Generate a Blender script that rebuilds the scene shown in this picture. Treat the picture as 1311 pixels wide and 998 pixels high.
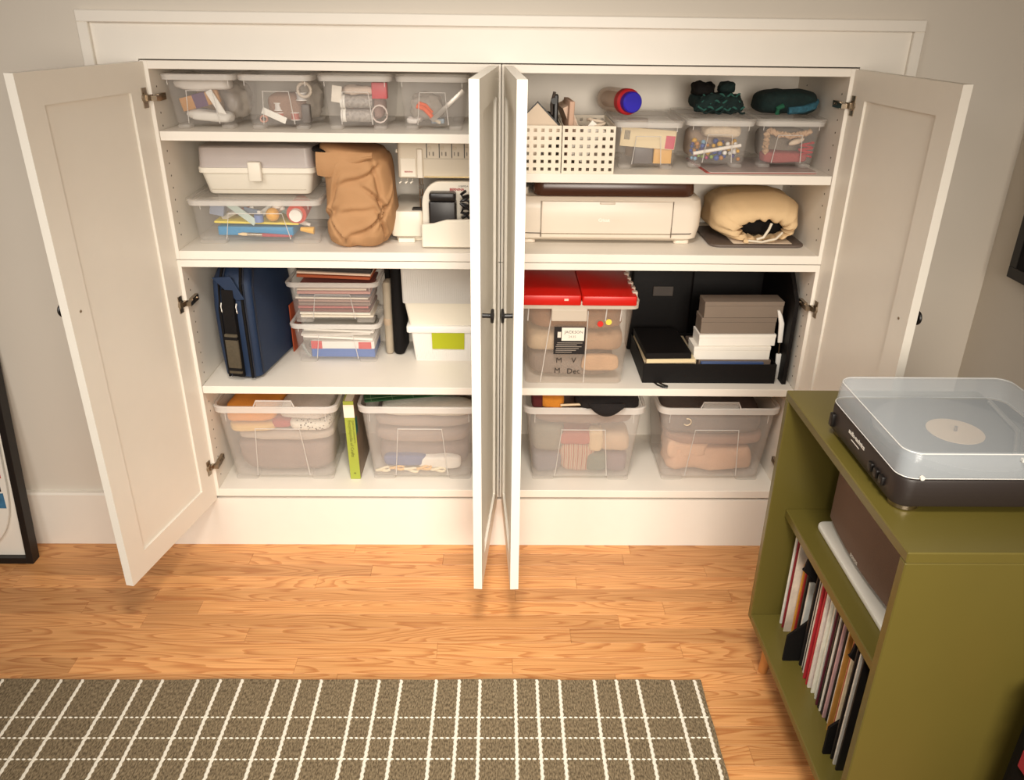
import bpy, bmesh, math, random
from mathutils import Vector, Matrix, Euler, noise

for o in list(bpy.data.objects):
    bpy.data.objects.remove(o, do_unlink=True)
SC = bpy.context.scene
COL = SC.collection
random.seed(7)

# ------------------------------------------------------------------ camera, world, light, exposure
cam = bpy.data.cameras.new('camera')
cam.sensor_width = 36.0
cam.sensor_fit = 'HORIZONTAL'
cam.lens = 28.34
cam.clip_start = 0.02
cam_o = bpy.data.objects.new('camera', cam)
COL.objects.link(cam_o)
cam_o.matrix_world = Matrix((
    (0.999874, -0.005965, -0.014717, 0.00125),
    (-0.010752, 0.427726, -0.903845, -2.16760),
    (0.011686, 0.903889, 0.427608, 1.58742),
    (0, 0, 0, 1)))
SC.camera = cam_o

W = bpy.data.worlds.new('world')
SC.world = W
W.use_nodes = True
W.node_tree.nodes['Background'].inputs[0].default_value = (1.0, 0.75, 0.53, 1)
W.node_tree.nodes['Background'].inputs[1].default_value = 0.12


def area(name, loc, target, size, power, color, spread=180):
    l = bpy.data.lights.new(name, 'AREA')
    l.shape = 'RECTANGLE'
    l.size, l.size_y = size
    l.energy = power
    l.color = color
    l.spread = math.radians(spread)
    o = bpy.data.objects.new(name, l)
    COL.objects.link(o)
    o.location = loc
    o.rotation_euler = (Vector(target) - Vector(loc)).to_track_quat('-Z', 'Y').to_euler()
    return o


area('window_light', (-1.3, -2.4, 2.3), (-0.55, 0.0, 0.55), (0.7, 0.7), 6, (1.0, 0.97, 0.92), 80)
area('overhead_fill', (0.0, -1.6, 2.5), (0.0, -0.5, 0.2), (0.4, 0.4), 9.5, (1.0, 0.945, 0.855), 74)  # added overhead fill, no known fitting; brightens the centre and the door gap
area('front_fill_light', (0.4, -3.4, 1.65), (0.02, -0.1, 0.42), (1.5, 1.1), 21, (1.0, 0.915, 0.80), 76)  # added soft fill behind the camera, no known window; lifts the cupboard backs
SC.view_settings.view_transform = 'Standard'
SC.view_settings.look = 'None'
SC.view_settings.gamma = 1.0
SC.view_settings.exposure = 0.0
SC.view_settings.use_curve_mapping = False
SC.cycles.transparent_max_bounces = 24

# ------------------------------------------------------------------ materials


def lin(c):
    if isinstance(c, str):
        c = [int(c[i:i + 2], 16) / 255 for i in (0, 2, 4)]
    return tuple(v / 12.92 if v <= 0.04045 else ((v + 0.055) / 1.055) ** 2.4 for v in c) + (1.0,)


MATS = {}


def mat(name, col, rough=0.5, metal=0.0, var=0.0, vscale=20, bump=0.0, bscale=80, spec=0.5, stretch=None, coat=0.0):
    """principled material with noise tint and fine noise relief"""
    if name in MATS:
        return MATS[name]
    m = bpy.data.materials.new(name)
    m.use_nodes = True
    nt = m.node_tree
    p = nt.nodes['Principled BSDF']
    c = lin(col)
    p.inputs['Base Color'].default_value = c
    p.inputs['Roughness'].default_value = rough
    p.inputs['Metallic'].default_value = metal
    p.inputs['Specular IOR Level'].default_value = spec
    if coat:
        p.inputs['Coat Weight'].default_value = coat
        p.inputs['Coat Roughness'].default_value = 0.15
    tc = nt.nodes.new('ShaderNodeTexCoord')
    src = tc.outputs['Object']
    if stretch:
        mp = nt.nodes.new('ShaderNodeMapping')
        mp.inputs['Scale'].default_value = stretch
        nt.links.new(src, mp.inputs[0])
        src = mp.outputs[0]
    n = nt.nodes.new('ShaderNodeTexNoise')
    n.inputs['Scale'].default_value = vscale
    n.inputs['Detail'].default_value = 3
    nt.links.new(src, n.inputs['Vector'])
    mx = nt.nodes.new('ShaderNodeMix')
    mx.data_type = 'RGBA'
    v = max(var, 0.02)
    mx.inputs[6].default_value = tuple(x * (1 - v) for x in c[:3]) + (1,)
    mx.inputs[7].default_value = tuple(min(1, x * (1 + v)) for x in c[:3]) + (1,)
    nt.links.new(n.outputs['Fac'], mx.inputs[0])
    nt.links.new(mx.outputs[2], p.inputs['Base Color'])
    if bump:
        n2 = nt.nodes.new('ShaderNodeTexNoise')
        n2.inputs['Scale'].default_value = bscale
        nt.links.new(src, n2.inputs['Vector'])
        b = nt.nodes.new('ShaderNodeBump')
        b.inputs['Strength'].default_value = bump
        b.inputs['Distance'].default_value = 0.004
        nt.links.new(n2.outputs['Fac'], b.inputs['Height'])
        nt.links.new(b.outputs[0], p.inputs['Normal'])
    MATS[name] = m
    return m


def clear(name, col, fac, rough=0.2):
    """see-through plastic: part transparent, part milky glossy"""
    if name in MATS:
        return MATS[name]
    m = mat(name, col, rough)
    nt = m.node_tree
    out = nt.nodes['Material Output']
    t = nt.nodes.new('ShaderNodeBsdfTransparent')
    mix = nt.nodes.new('ShaderNodeMixShader')
    mix.inputs[0].default_value = fac
    nt.links.new(t.outputs[0], mix.inputs[1])
    nt.links.new(nt.nodes['Principled BSDF'].outputs[0], mix.inputs[2])
    nt.links.new(mix.outputs[0], out.inputs['Surface'])
    return m


def oak():
    m = bpy.data.materials.new('oak')
    m.use_nodes = True
    nt = m.node_tree
    L = nt.links.new
    N = nt.nodes.new
    p = nt.nodes['Principled BSDF']
    tc = N('ShaderNodeTexCoord')
    oi = N('ShaderNodeObjectInfo')
    sc = N('ShaderNodeVectorMath'); sc.operation = 'SCALE'
    cmb = N('ShaderNodeCombineXYZ')
    L(oi.outputs['Random'], cmb.inputs[0]); L(oi.outputs['Random'], cmb.inputs[1]); L(oi.outputs['Random'], cmb.inputs[2])
    L(cmb.outputs[0], sc.inputs[0]); sc.inputs['Scale'].default_value = 37.0
    ad = N('ShaderNodeVectorMath'); ad.operation = 'ADD'
    L(tc.outputs['Object'], ad.inputs[0]); L(sc.outputs[0], ad.inputs[1])
    mp = N('ShaderNodeMapping'); mp.inputs['Scale'].default_value = (1.6, 16, 1)
    L(ad.outputs[0], mp.inputs[0])
    # cathedral figure: contour bands of a stretched noise
    n1 = N('ShaderNodeTexNoise'); n1.inputs['Scale'].default_value = 1.0; n1.inputs['Detail'].default_value = 1.5; n1.inputs['Roughness'].default_value = 0.4
    L(mp.outputs[0], n1.inputs['Vector'])
    mu = N('ShaderNodeMath'); mu.operation = 'MULTIPLY'; mu.inputs[1].default_value = 19.0
    L(n1.outputs['Fac'], mu.inputs[0])
    fr = N('ShaderNodeMath'); fr.operation = 'FRACT'
    L(mu.outputs[0], fr.inputs[0])
    # fine pores
    mp2 = N('ShaderNodeMapping'); mp2.inputs['Scale'].default_value = (7, 330, 1)
    L(ad.outputs[0], mp2.inputs[0])
    n2 = N('ShaderNodeTexNoise'); n2.inputs['Scale'].default_value = 1.0; n2.inputs['Detail'].default_value = 3
    L(mp2.outputs[0], n2.inputs['Vector'])
    ramp = N('ShaderNodeValToRGB')
    e = ramp.color_ramp.elements
    e[0].position = 0.0; e[0].color = lin('dca067')
    e[1].position = 1.0; e[1].color = lin('ca8d52')
    k = ramp.color_ramp.elements.new(0.55); k.color = lin('d59a60')
    k = ramp.color_ramp.elements.new(0.9); k.color = lin('bd7c48')
    L(fr.outputs[0], ramp.inputs[0])
    r2 = N('ShaderNodeValToRGB')
    r2.color_ramp.elements[0].position = 0.35; r2.color_ramp.elements[0].color = (0.7, 0.66, 0.6, 1)
    r2.color_ramp.elements[1].position = 0.6; r2.color_ramp.elements[1].color = (1, 1, 1, 1)
    L(n2.outputs['Fac'], r2.inputs[0])
    mx = N('ShaderNodeMix'); mx.data_type = 'RGBA'; mx.blend_type = 'MULTIPLY'; mx.inputs[0].default_value = 0.55
    L(ramp.outputs[0], mx.inputs[6]); L(r2.outputs[0], mx.inputs[7])
    # plank to plank tint
    hs = N('ShaderNodeHueSaturation')
    mr = N('ShaderNodeMapRange'); mr.inputs[3].default_value = 0.84; mr.inputs[4].default_value = 1.16
    L(oi.outputs['Random'], mr.inputs[0]); L(mr.outputs[0], hs.inputs['Value'])
    L(mx.outputs[2], hs.inputs['Color'])
    L(hs.outputs[0], p.inputs['Base Color'])
    p.inputs['Roughness'].default_value = 0.38
    b = N('ShaderNodeBump'); b.inputs['Strength'].default_value = 0.15; b.inputs['Distance'].default_value = 0.001
    L(n2.outputs['Fac'], b.inputs['Height']); L(b.outputs[0], p.inputs['Normal'])
    MATS['oak'] = m
    return m


def weave():
    m = mat('rug_weave', '6a5a42', 0.95, var=0.25, vscale=9)
    nt = m.node_tree
    L = nt.links.new
    N = nt.nodes.new
    p = nt.nodes['Principled BSDF']
    tc = N('ShaderNodeTexCoord')
    mp = N('ShaderNodeMapping'); mp.inputs['Scale'].default_value = (330, 110, 1)
    L(tc.outputs['Object'], mp.inputs[0])
    n = N('ShaderNodeTexNoise'); n.inputs['Scale'].default_value = 1.0; n.inputs['Detail'].default_value = 2
    L(mp.outputs[0], n.inputs['Vector'])
    r = N('ShaderNodeValToRGB')
    r.color_ramp.elements[0].position = 0.36; r.color_ramp.elements[0].color = lin('4b3e2b')
    r.color_ramp.elements[1].position = 0.66; r.color_ramp.elements[1].color = lin('988669')
    L(n.outputs['Fac'], r.inputs[0])
    src = p.inputs['Base Color'].links[0].from_socket
    mx = N('ShaderNodeMix'); mx.data_type = 'RGBA'; mx.inputs[0].default_value = 0.75
    L(src, mx.inputs[6]); L(r.outputs[0], mx.inputs[7]); L(mx.outputs[2], p.inputs['Base Color'])
    b = N('ShaderNodeBump'); b.inputs['Strength'].default_value = 0.8; b.inputs['Distance'].default_value = 0.003
    L(n.outputs['Fac'], b.inputs['Height']); L(b.outputs[0], p.inputs['Normal'])
    return m


WALL = mat('wall_paint', 'd6cdc0', 0.75, var=0.03, vscale=3, bump=0.03, bscale=220)
TRIM = mat('trim_paint', 'ece5da', 0.42)
CAB = mat('cabinet_white', 'ebe3d7', 0.45)
DOORM = mat('door_white', 'e9e2d6', 0.4)
OAK = oak()
METAL = mat('nickel', 'a89a88', 0.28, metal=1.0)
BLACK = mat('black_plastic', '15110f', 0.4)
BLACKM = mat('black_matte', '0d0908', 0.8, bump=0.2, spec=0.25)
GREEN = mat('olive_paint', '655a27', 0.36, var=0.06, vscale=6)
WOODLEG = mat('leg_wood', 'c98a4c', 0.5, var=0.2, vscale=30)
HOLE = mat('hole_dark', '4a3a2c', 0.9)

# ------------------------------------------------------------------ mesh helpers


class MB:
    def __init__(s):
        s.v = []
        s.f = []

    def add(s, v, f, T=None):
        n = len(s.v)
        if T is not None:
            v = [tuple(T @ Vector(p)) for p in v]
        s.v += [tuple(p) for p in v]
        s.f += [tuple(n + i for i in q) for q in f]
        return s

    def box(s, x0, x1, y0, y1, z0, z1, T=None):
        v = [(x, y, z) for z in (z0, z1) for y in (y0, y1) for x in (x0, x1)]
        return s.add(v, [(0, 2, 3, 1), (4, 5, 7, 6), (0, 1, 5, 4), (2, 6, 7, 3), (0, 4, 6, 2), (1, 3, 7, 5)], T)

    def loft(s, rings, cap0=True, cap1=True, T=None):
        n = len(rings[0])
        v = [p for r in rings for p in r]
        f = []
        for k in range(len(rings) - 1):
            for i in range(n):
                j = (i + 1) % n
                f.append((k * n + i, k * n + j, (k + 1) * n + j, (k + 1) * n + i))
        if cap0:
            f.append(tuple(range(n - 1, -1, -1)))
        if cap1:
            f.append(tuple((len(rings) - 1) * n + i for i in range(n)))
        return s.add(v, f, T)

    def rbox(s, x0, x1, y0, y1, z0, z1, r=0.01, e=0.003, n=3, T=None):
        cx, cy, w, d = (x0 + x1) / 2, (y0 + y1) / 2, x1 - x0, y1 - y0
        r = min(r, w / 2 - 1e-4, d / 2 - 1e-4)
        e = min(e, r * 0.98, (z1 - z0) / 2.01)
        R = []
        for q in (1.0, 0.3, 0.0):
            R.append(rr(w - 2 * e * q, d - 2 * e * q, max(r - e * q, 1e-4), z0 + e * (1 - math.sqrt(max(0, 1 - (q - 0) ** 2)) if False else (0 if q == 1 else (0.3 if q == 0.3 else 1))), n, cx, cy))
        for q in (0.0, 0.3, 1.0):
            R.append(rr(w - 2 * e * q, d - 2 * e * q, max(r - e * q, 1e-4), z1 - e * (0 if q == 1 else (0.3 if q == 0.3 else 1)), n, cx, cy))
        return s.loft(R, T=T)

    def cyl(s, p0, p1, r0, r1=None, n=16, T=None):
        r1 = r0 if r1 is None else r1
        p0, p1 = Vector(p0), Vector(p1)
        q = (p1 - p0).to_track_quat('Z', 'Y')
        R = []
        for p, r in ((p0, r0), (p1, r1)):
            R.append([tuple(p + q @ Vector((r * math.cos(a), r * math.sin(a), 0))) for a in [2 * math.pi * i / n for i in range(n)]])
        return s.loft(R, T=T)

    def lathe(s, prof, n=20, T=None):
        """profile of (radius, z) about z"""
        R = [[(r * math.cos(a), r * math.sin(a), z) for a in [2 * math.pi * i / n for i in range(n)]] for r, z in prof]
        return s.loft(R, T=T)

    def tube(s, pts, r, n=8, closed=False, T=None):
        pts = [Vector(p) for p in pts]
        R = []
        up = Vector((0.123, 0.231, 0.97)).normalized()
        for i, p in enumerate(pts):
            a = pts[i - 1] if (i > 0 or closed) else p
            b = pts[(i + 1) % len(pts)] if (i < len(pts) - 1 or closed) else p
            t = (b - a).normalized()
            x = t.cross(up)
            if x.length < 1e-4:
                x = t.cross(Vector((1, 0, 0)))
            x.normalize()
            y = t.cross(x)
            R.append([tuple(p + x * r * math.cos(c) + y * r * math.sin(c)) for c in [2 * math.pi * k / n for k in range(n)]])
        if closed:
            R.append(R[0])
        return s.loft(R, not closed, not closed, T=T)

    def prism(s, poly, a0, a1, axis='y', T=None):
        """closed outline extruded along an axis; poly in the other two axes"""
        def P(u, v, w):
            return {'y': (u, w, v), 'x': (w, u, v), 'z': (u, v, w)}[axis]
        return s.loft([[P(u, v, a0) for u, v in poly], [P(u, v, a1) for u, v in poly]], T=T)

    def sheet(s, fn, nu, nv, th, T=None):
        """a thick sheet z = fn(u,v)->(x,y,z), thickness downwards"""
        v = []
        for k in (0, 1):
            for j in range(nv + 1):
                for i in range(nu + 1):
                    x, y, z = fn(i / nu, j / nv)
                    v.append((x, y, z - k * th))
        n1 = (nu + 1) * (nv + 1)
        f = []
        for j in range(nv):
            for i in range(nu):
                a = j * (nu + 1) + i
                f.append((a, a + 1, a + nu + 2, a + nu + 1))
                f.append((n1 + a, n1 + a + nu + 1, n1 + a + nu + 2, n1 + a + 1))
        edge = [i for i in range(nu + 1)] + [j * (nu + 1) + nu for j in range(1, nv + 1)] + \
               [nv * (nu + 1) + i for i in range(nu - 1, -1, -1)] + [j * (nu + 1) for j in range(nv - 1, 0, -1)]
        for i in range(len(edge)):
            a, b = edge[i], edge[(i + 1) % len(edge)]
            f.append((a, a + n1, b + n1, b))
        return s.add(v, f, T)

    def blob(s, rx, ry, rz, ex=0.5, amp=0.0, freq=8, seed=0, nu=28, nv=16, T=None, flat=True):
        """soft superellipsoid with noise folds, resting on z=0"""
        R = []
        def sg(c, e):
            return math.copysign(abs(c) ** e, c)
        for j in range(1, nv):
            ph = -math.pi / 2 + math.pi * j / nv
            ring = []
            for i in range(nu):
                th = 2 * math.pi * i / nu
                x = rx * sg(math.cos(ph), ex) * sg(math.cos(th), ex)
                y = ry * sg(math.cos(ph), ex) * sg(math.sin(th), ex)
                z = rz * sg(math.sin(ph), ex)
                d = Vector((x, y, z)).normalized()
                k = amp * noise.noise(Vector((x * freq + seed, y * freq, z * freq + seed * 2))) + amp * 0.5 * noise.noise(Vector((x * freq * 2.3, y * freq * 2.3 + seed, z * freq * 2.3)))
                p = Vector((x, y, z)) + d * k
                p.z += rz
                if flat:
                    p.z = max(p.z, 0)
                ring.append(tuple(p))
            R.append(ring)
        return s.loft(R, T=T)

    def build(s, name, m, parent=None, smooth=False, bevel=0, loc=None, rot=None, ang=40):
        me = bpy.data.meshes.new(name)
        me.from_pydata(s.v, [], s.f)
        me.update()
        bm = bmesh.new()
        bm.from_mesh(me)
        bmesh.ops.recalc_face_normals(bm, faces=bm.faces)
        if bevel:
            es = [e for e in bm.edges if len(e.link_faces) == 2 and e.calc_face_angle(0) > 0.6]
            bmesh.ops.bevel(bm, geom=es, offset=bevel, segments=1, affect='EDGES', clamp_overlap=True)
        bm.to_mesh(me)
        bm.free()
        if smooth:
            me.shade_smooth()
            try:
                me.set_sharp_from_angle(angle=math.radians(ang))
            except Exception:
                pass
        me.materials.append(m)
        o = bpy.data.objects.new(name, me)
        COL.objects.link(o)
        if parent:
            o.parent = parent
        if loc:
            o.location = loc
        if rot:
            o.rotation_euler = rot
        return o


def rr(w, d, r, z, n=3, cx=0, cy=0):
    """rounded rectangle ring at height z"""
    P = []
    for (sx, sy, a0) in ((1, 1, 0), (-1, 1, 90), (-1, -1, 180), (1, -1, 270)):
        for k in range(n + 1):
            a = math.radians(a0 + 90 * k / n)
            P.append((cx + sx * (w / 2 - r) + r * math.cos(a), cy + sy * (d / 2 - r) + r * math.sin(a), z))
    return P


def thing(name, label, cat, loc=(0, 0, 0), rz=0, group=None, rot=None):
    o = bpy.data.objects.new(name, None)
    o.empty_display_size = 0.05
    COL.objects.link(o)
    o.location = loc
    o.rotation_euler = rot or (0, 0, rz)
    tag(o, label, cat, group)
    return o


def tag(o, label, cat, group=None):
    o['label'] = label
    o['category'] = cat
    if group:
        o['group'] = group
    return o


def struct(o):
    o['kind'] = 'structure'
    return o


def text(name, body, size, m, parent, loc, rot=(math.pi / 2, 0, 0), align='LEFT', bold=0.0, ext=0.0002):
    cu = bpy.data.curves.new(name, 'FONT')
    cu.body = body
    cu.size = size
    cu.align_x = align
    cu.extrude = ext
    cu.offset = bold
    cu.resolution_u = 2
    t = bpy.data.objects.new(name + '_t', cu)
    COL.objects.link(t)
    dg = bpy.context.evaluated_depsgraph_get()
    me = bpy.data.meshes.new_from_object(t.evaluated_get(dg))
    bpy.data.objects.remove(t, do_unlink=True)
    bpy.data.curves.remove(cu)
    me.name = name
    me.materials.clear()
    me.materials.append(m)
    o = bpy.data.objects.new(name, me)
    COL.objects.link(o)
    o.parent = parent
    o.location = loc
    o.rotation_euler = rot
    return o


# ------------------------------------------------------------------ room
FRONT = 0.0        # cabinet front plane
ZT, ZB = 1.4605, 0.1737
floor = struct(MB().box(-3.2, 1.42, -3.6, 0.45, -0.06, -0.0125).build('floor', mat('subfloor', '8a5f38', 0.7)))
PW = 0.0575
JOINTS = {0: [-0.465], 1: [-0.177], 2: [-0.396, 0.647], 3: [0.238], 4: [0.05], 5: [-1.201, -0.869, 0.486], 6: [-1.009, 0.346],
          7: [-0.701, 0.203], 8: [-0.167], 9: [-0.539]}
for r in range(27):
    y1 = 0.012 - r * PW
    js = list(JOINTS.get(r, []))
    if not js:
        js = [random.uniform(-0.9, 0.5)]
    while js[0] > -1.7:
        js.insert(0, js[0] - random.uniform(0.55, 1.2))
    while js[-1] < 1.0:
        js.append(js[-1] + random.uniform(0.5, 1.1))
    js = [j for j in js if -2.3 < j < 1.3]
    xs = [-2.35] + js + [1.36]
    for a, b in zip(xs, xs[1:]):
        if b - a < 0.02:
            continue
        hx = (b - a) / 2 - 0.0002
        MB().box(-hx, hx, -PW / 2 + 0.0002, PW / 2 - 0.0002, -0.0125, 0.0).build(
            'plank', OAK, floor, bevel=0.0005, loc=((a + b) / 2, y1 - PW / 2, random.uniform(-0.0003, 0.0)))

# back wall with the recess for the cupboards, and the right wall
wb = MB()
wb.box(-3.2, -0.905, 0.02, 0.12, 0, 2.6)
wb.box(0.905, 1.42, 0.02, 0.12, 0, 2.6)
wb.box(-0.905, 0.905, 0.02, 0.12, 1.465, 2.6)
wb.box(-0.905, 0.905, 0.40, 0.45, 0, 1.5)
struct(wb.build('wall_back', WALL))
struct(MB().box(1.372, 1.45, -3.6, 0.02, 0, 2.6).build('wall_right', WALL))

# flat casing panel with a thin raised strip round it
tp = MB()
tp.box(-1.01, 1.02, 0.009, 0.0205, ZT + 0.003, 1.548)
tp.box(-1.01, -0.905, 0.009, 0.0205, 0.192, ZT + 0.003)
tp.box(0.905, 1.02, 0.009, 0.0205, 0.192, ZT + 0.003)
t1 = struct(tp.build('trim_1', TRIM))
MB().box(-1.036, 1.046, -0.003, 0.0205, 1.546, 1.573).build('top_strip', TRIM, t1, bevel=0.002)
MB().box(-1.036, -1.009, -0.003, 0.0205, 0.192, 1.546).build('side_strip', TRIM, t1, bevel=0.002)
MB().box(1.019, 1.046, -0.003, 0.0205, 0.192, 1.546).build('side_strip', TRIM, t1, bevel=0.002)
bb = MB()
bb.box(-3.2, -0.905, 0.002, 0.0205, 0, 0.187)
bb.box(0.905, 1.372, 0.002, 0.0205, 0, 0.187)
bb.box(-0.905, 0.905, 0.002, 0.022, 0, 0.176)
b1 = struct(bb.build('baseboard_back', TRIM))
MB().prism([(0.0, 0.186), (0.02, 0.186), (0.02, 0.193), (0.004, 0.193)], -3.2, -0.905, 'x').build('baseboard_cap', TRIM, b1)
struct(MB().box(1.358, 1.3725, -3.6, 0.002, 0, 0.187).build('baseboard_right', TRIM, bevel=0.003))

# ------------------------------------------------------------------ built-in cupboards
PT = 0.019
INX = 0.881


def door(cab, P, ang, w, s, n_hinge):
    """hinge corner P of the inner face, width direction ang, outer face towards y = s*t"""
    t = 0.022
    st = 0.068
    h = ZT - ZB - 0.004
    d = MB()
    ys = sorted((0, s * t))
    d.box(0, st, ys[0], ys[1], 0, h)
    d.box(w - st, w, ys[0], ys[1], 0, h)
    d.box(st, w - st, ys[0], ys[1], 0, st)
    d.box(st, w - st, ys[0], ys[1], h - st, h)
    o = d.build('door', DOORM, cab, loc=(P[0], P[1], ZB + 0.002), rot=(0, 0, ang))
    yc = s * t / 2
    MB().box(st - 0.004, w - st + 0.004, yc - 0.0045, yc + 0.0045, st - 0.004, h - st + 0.004).build('door_panel', DOORM, o)
    kz = 0.94 - ZB
    T = Matrix.Translation((w - 0.036, s * t, kz)) @ Matrix.Rotation(-s * math.pi / 2, 4, 'X')
    MB().lathe([(0.0055, 0), (0.0055, 0.019), (0.016, 0.0205), (0.0175, 0.0235), (0.016, 0.0265), (0.004, 0.028)], 20, T).build('knob', BLACK, o, smooth=True)
    T2 = Matrix.Translation((w - 0.036, 0, kz)) @ Matrix.Rotation(s * math.pi / 2, 4, 'X')
    MB().lathe([(0.0035, -0.0005), (0.0035, 0.001), (0.0015, 0.0016)], 10, T2).build('screw', METAL, o)
    for hz in (1.372, 0.826, 0.296):
        z = hz - ZB
        g = MB()
        q = -s
        yy = sorted((0, q * 0.0025))
        g.box(0.008, 0.026, yy[0], yy[1], z - 0.024, z + 0.024)
        T3 = Matrix.Translation((0.017, 0, z)) @ Matrix.Rotation(s * math.pi / 2, 4, 'X')
        g.lathe([(0.0125, 0.0), (0.0125, 0.005), (0.009, 0.006)], 14, T3)
        yy = sorted((q * 0.003, q * 0.010))
        g.box(-0.006, 0.019, yy[0], yy[1], z - 0.007, z + 0.007)
        g.build('hinge', METAL, o)
    return o


def cupboard(side):
    word = 'left' if side < 0 else 'right'
    lab = ('white built-in cupboard filled with craft bins, sewing machine and blue bag, doors open' if side < 0
           else 'white built-in cupboard with perforated baskets, cutting machine and red-lidded bin, doors open')
    c = thing('built_in_cupboard', lab, 'cupboard', (0, 0, 0))
    x0, x1 = (-0.90, -0.001) if side < 0 else (0.001, 0.90)
    dpt = 0.385
    zs = [(ZB + 0.012, 0.951), (0.953, ZT)]
    for (za, zb) in zs:
        for (sx, d, out) in ((x0, 1, side < 0), (x1 - PT, 1, side > 0)):
            sp = MB().box(sx, sx + PT, 0, dpt, za, zb).build('side_panel', CAB, c, bevel=0.0008)
            if out:
                fx = sx + PT if side < 0 else sx
                dots = MB()
                z = za + 0.06
                while z < zb - 0.04:
                    for yy in (0.035, 0.30):
                        a = fx - 0.0004 * 1 if side < 0 else fx - 0.0003
                        dots.cyl((a, yy, z), (a + 0.0007, yy, z), 0.0026, n=8)
                    z += 0.032
                dots.build('pin_holes', HOLE, sp)['kind'] = 'stuff'
                for hz in (1.372, 0.826, 0.296):
                    if za < hz < zb:
                        q = 1 if side < 0 else -1
                        ar = MB()
                        xx = sorted((fx, fx + q * 0.010))
                        ar.box(xx[0], xx[1], 0.016, 0.062, hz - 0.0085, hz + 0.0085)
                        xx = sorted((fx - q * 0.003, fx + q * 0.013))
                        ar.box(xx[0], xx[1], -0.008, 0.028, hz - 0.006, hz + 0.006)
                        for yy in (0.038, 0.052):
                            ar.cyl((fx + q * 0.010, yy, hz), (fx + q * 0.012, yy, hz), 0.004, n=10)
                        ar.build('hinge_arm', METAL, sp)
        MB().box(x0 + PT, x1 - PT, 0, dpt, za, za + (0.026 if za < 0.5 else 0.024)).build('bottom_panel', CAB, c, bevel=0.0008)
        MB().box(x0 + PT, x1 - PT, 0, dpt, zb - 0.0195, zb).build('top_panel', CAB, c, bevel=0.0008)
        MB().box(x0 + PT, x1 - PT, dpt - 0.012, dpt, za + 0.026, zb - 0.0195).build('back_panel', CAB, c)
    zsh = 1.2915 if side < 0 else 1.194
    for z in (0.567, zsh):
        MB().box(x0 + PT + 0.001, x1 - PT - 0.001, 0.002, dpt - 0.014, z - 0.0235, z).build('shelf', CAB, c, bevel=0.001)
    aL, aR, bL, bR = 0.202, 0.109, 0.087, 0.057
    t = 0.022
    w = 0.435
    if side < 0:
        door(c, (-0.891, -0.001), math.atan2(-math.cos(aL), -math.sin(aL)), w, -1, 3)
        n = (-math.cos(bL), math.sin(bL))
        door(c, (-0.0065 + n[0] * t, -0.003 + n[1] * t), math.atan2(-math.cos(bL), -math.sin(bL)), w, 1, 3)
    else:
        door(c, (0.891, -0.001), math.atan2(-math.cos(aR), math.sin(aR)), w, 1, 3)
        n = (math.cos(bR), math.sin(bR))
        door(c, (0.0065 + n[0] * t, -0.003 + n[1] * t), math.atan2(-math.cos(bR), math.sin(bR)), w, -1, 3)
    return c


cupboard(-1)
cupboard(1)

# ------------------------------------------------------------------ rug
rug = thing('rug', 'flat woven brown rug with a white windowpane plaid of stitched lines', 'rug', (0, 0, 0))


def rugz(x, y):
    return 0.0085 + 0.0012 * noise.noise(Vector((x * 5, y * 5, 0)))


def rugfn(u, v):
    x = -1.75 + u * 2.275
    y = -0.592 - v * 1.3
    if v == 0:
        y += 0.004 * noise.noise(Vector((x * 7, 1.3, 0)))
    if u == 1:
        x += 0.006 * noise.noise(Vector((y * 9, 4.3, 0))) + 0.004
    return (x, y, rugz(x, y))


MB().sheet(rugfn, 90, 50, 0.007).build('rug_field', weave(), rug, smooth=True)
RUGW = mat('rug_white_yarn', 'e9e2d2', 0.9, var=0.12, vscale=300, bump=0.5, bscale=300)
for k in range(-9, 3):
    for q in (0, 0.058, 0.114):
        x = 0.045 + 0.205 * k + q
        if not -1.74 < x < 0.515:
            continue
        s = MB()
        y = -0.594
        n = int(0.6 / 0.0075)
        vs, fs = [], []
        for i in range(n + 1):
            yy = y - i * 0.0075
            wv = 0.003 * noise.noise(Vector((k + q * 9, yy * 3, 0)))
            off = 0.0011 * (1 if i % 2 else -1) + wv
            z = rugz(x, yy) + 0.0015 + (0.0005 if i % 2 else 0)
            vs += [(x - 0.0042 + off, yy, z - 0.0018), (x - 0.0022 + off, yy, z), (x + 0.0022 + off, yy, z), (x + 0.0042 + off, yy, z - 0.0018)]
        for i in range(n):
            for j in range(3):
                a = i * 4 + j
                fs.append((a, a + 1, a + 5, a + 4))
        s.add(vs, fs)
        s.build('warp_stripe', RUGW, rug, smooth=True)
for y in (-0.716, -0.778, -0.838, -0.965, -1.027, -1.088):
    s = MB()
    x = -1.745
    while x < 0.515:
        L = random.uniform(0.0085, 0.0105)
        z = rugz(x, y)
        yo = y + 0.0025 * noise.noise(Vector((x * 4, y, 0)))
        s.loft([[(x, yo - 0.002, z - 0.0005), (x, yo + 0.002, z - 0.0005), (x, yo, z + 0.0005)],
                [(x + L * 0.5, yo - 0.0034, z - 0.0005), (x + L * 0.5, yo + 0.0034, z - 0.0005), (x + L * 0.5, yo, z + 0.0028)],
                [(x + L, yo - 0.002, z - 0.0005), (x + L, yo + 0.002, z - 0.0005), (x + L, yo, z + 0.0005)]])
        x += L + random.uniform(0.0035, 0.0045)
    s.build('stitched_line', RUGW, rug)

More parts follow.
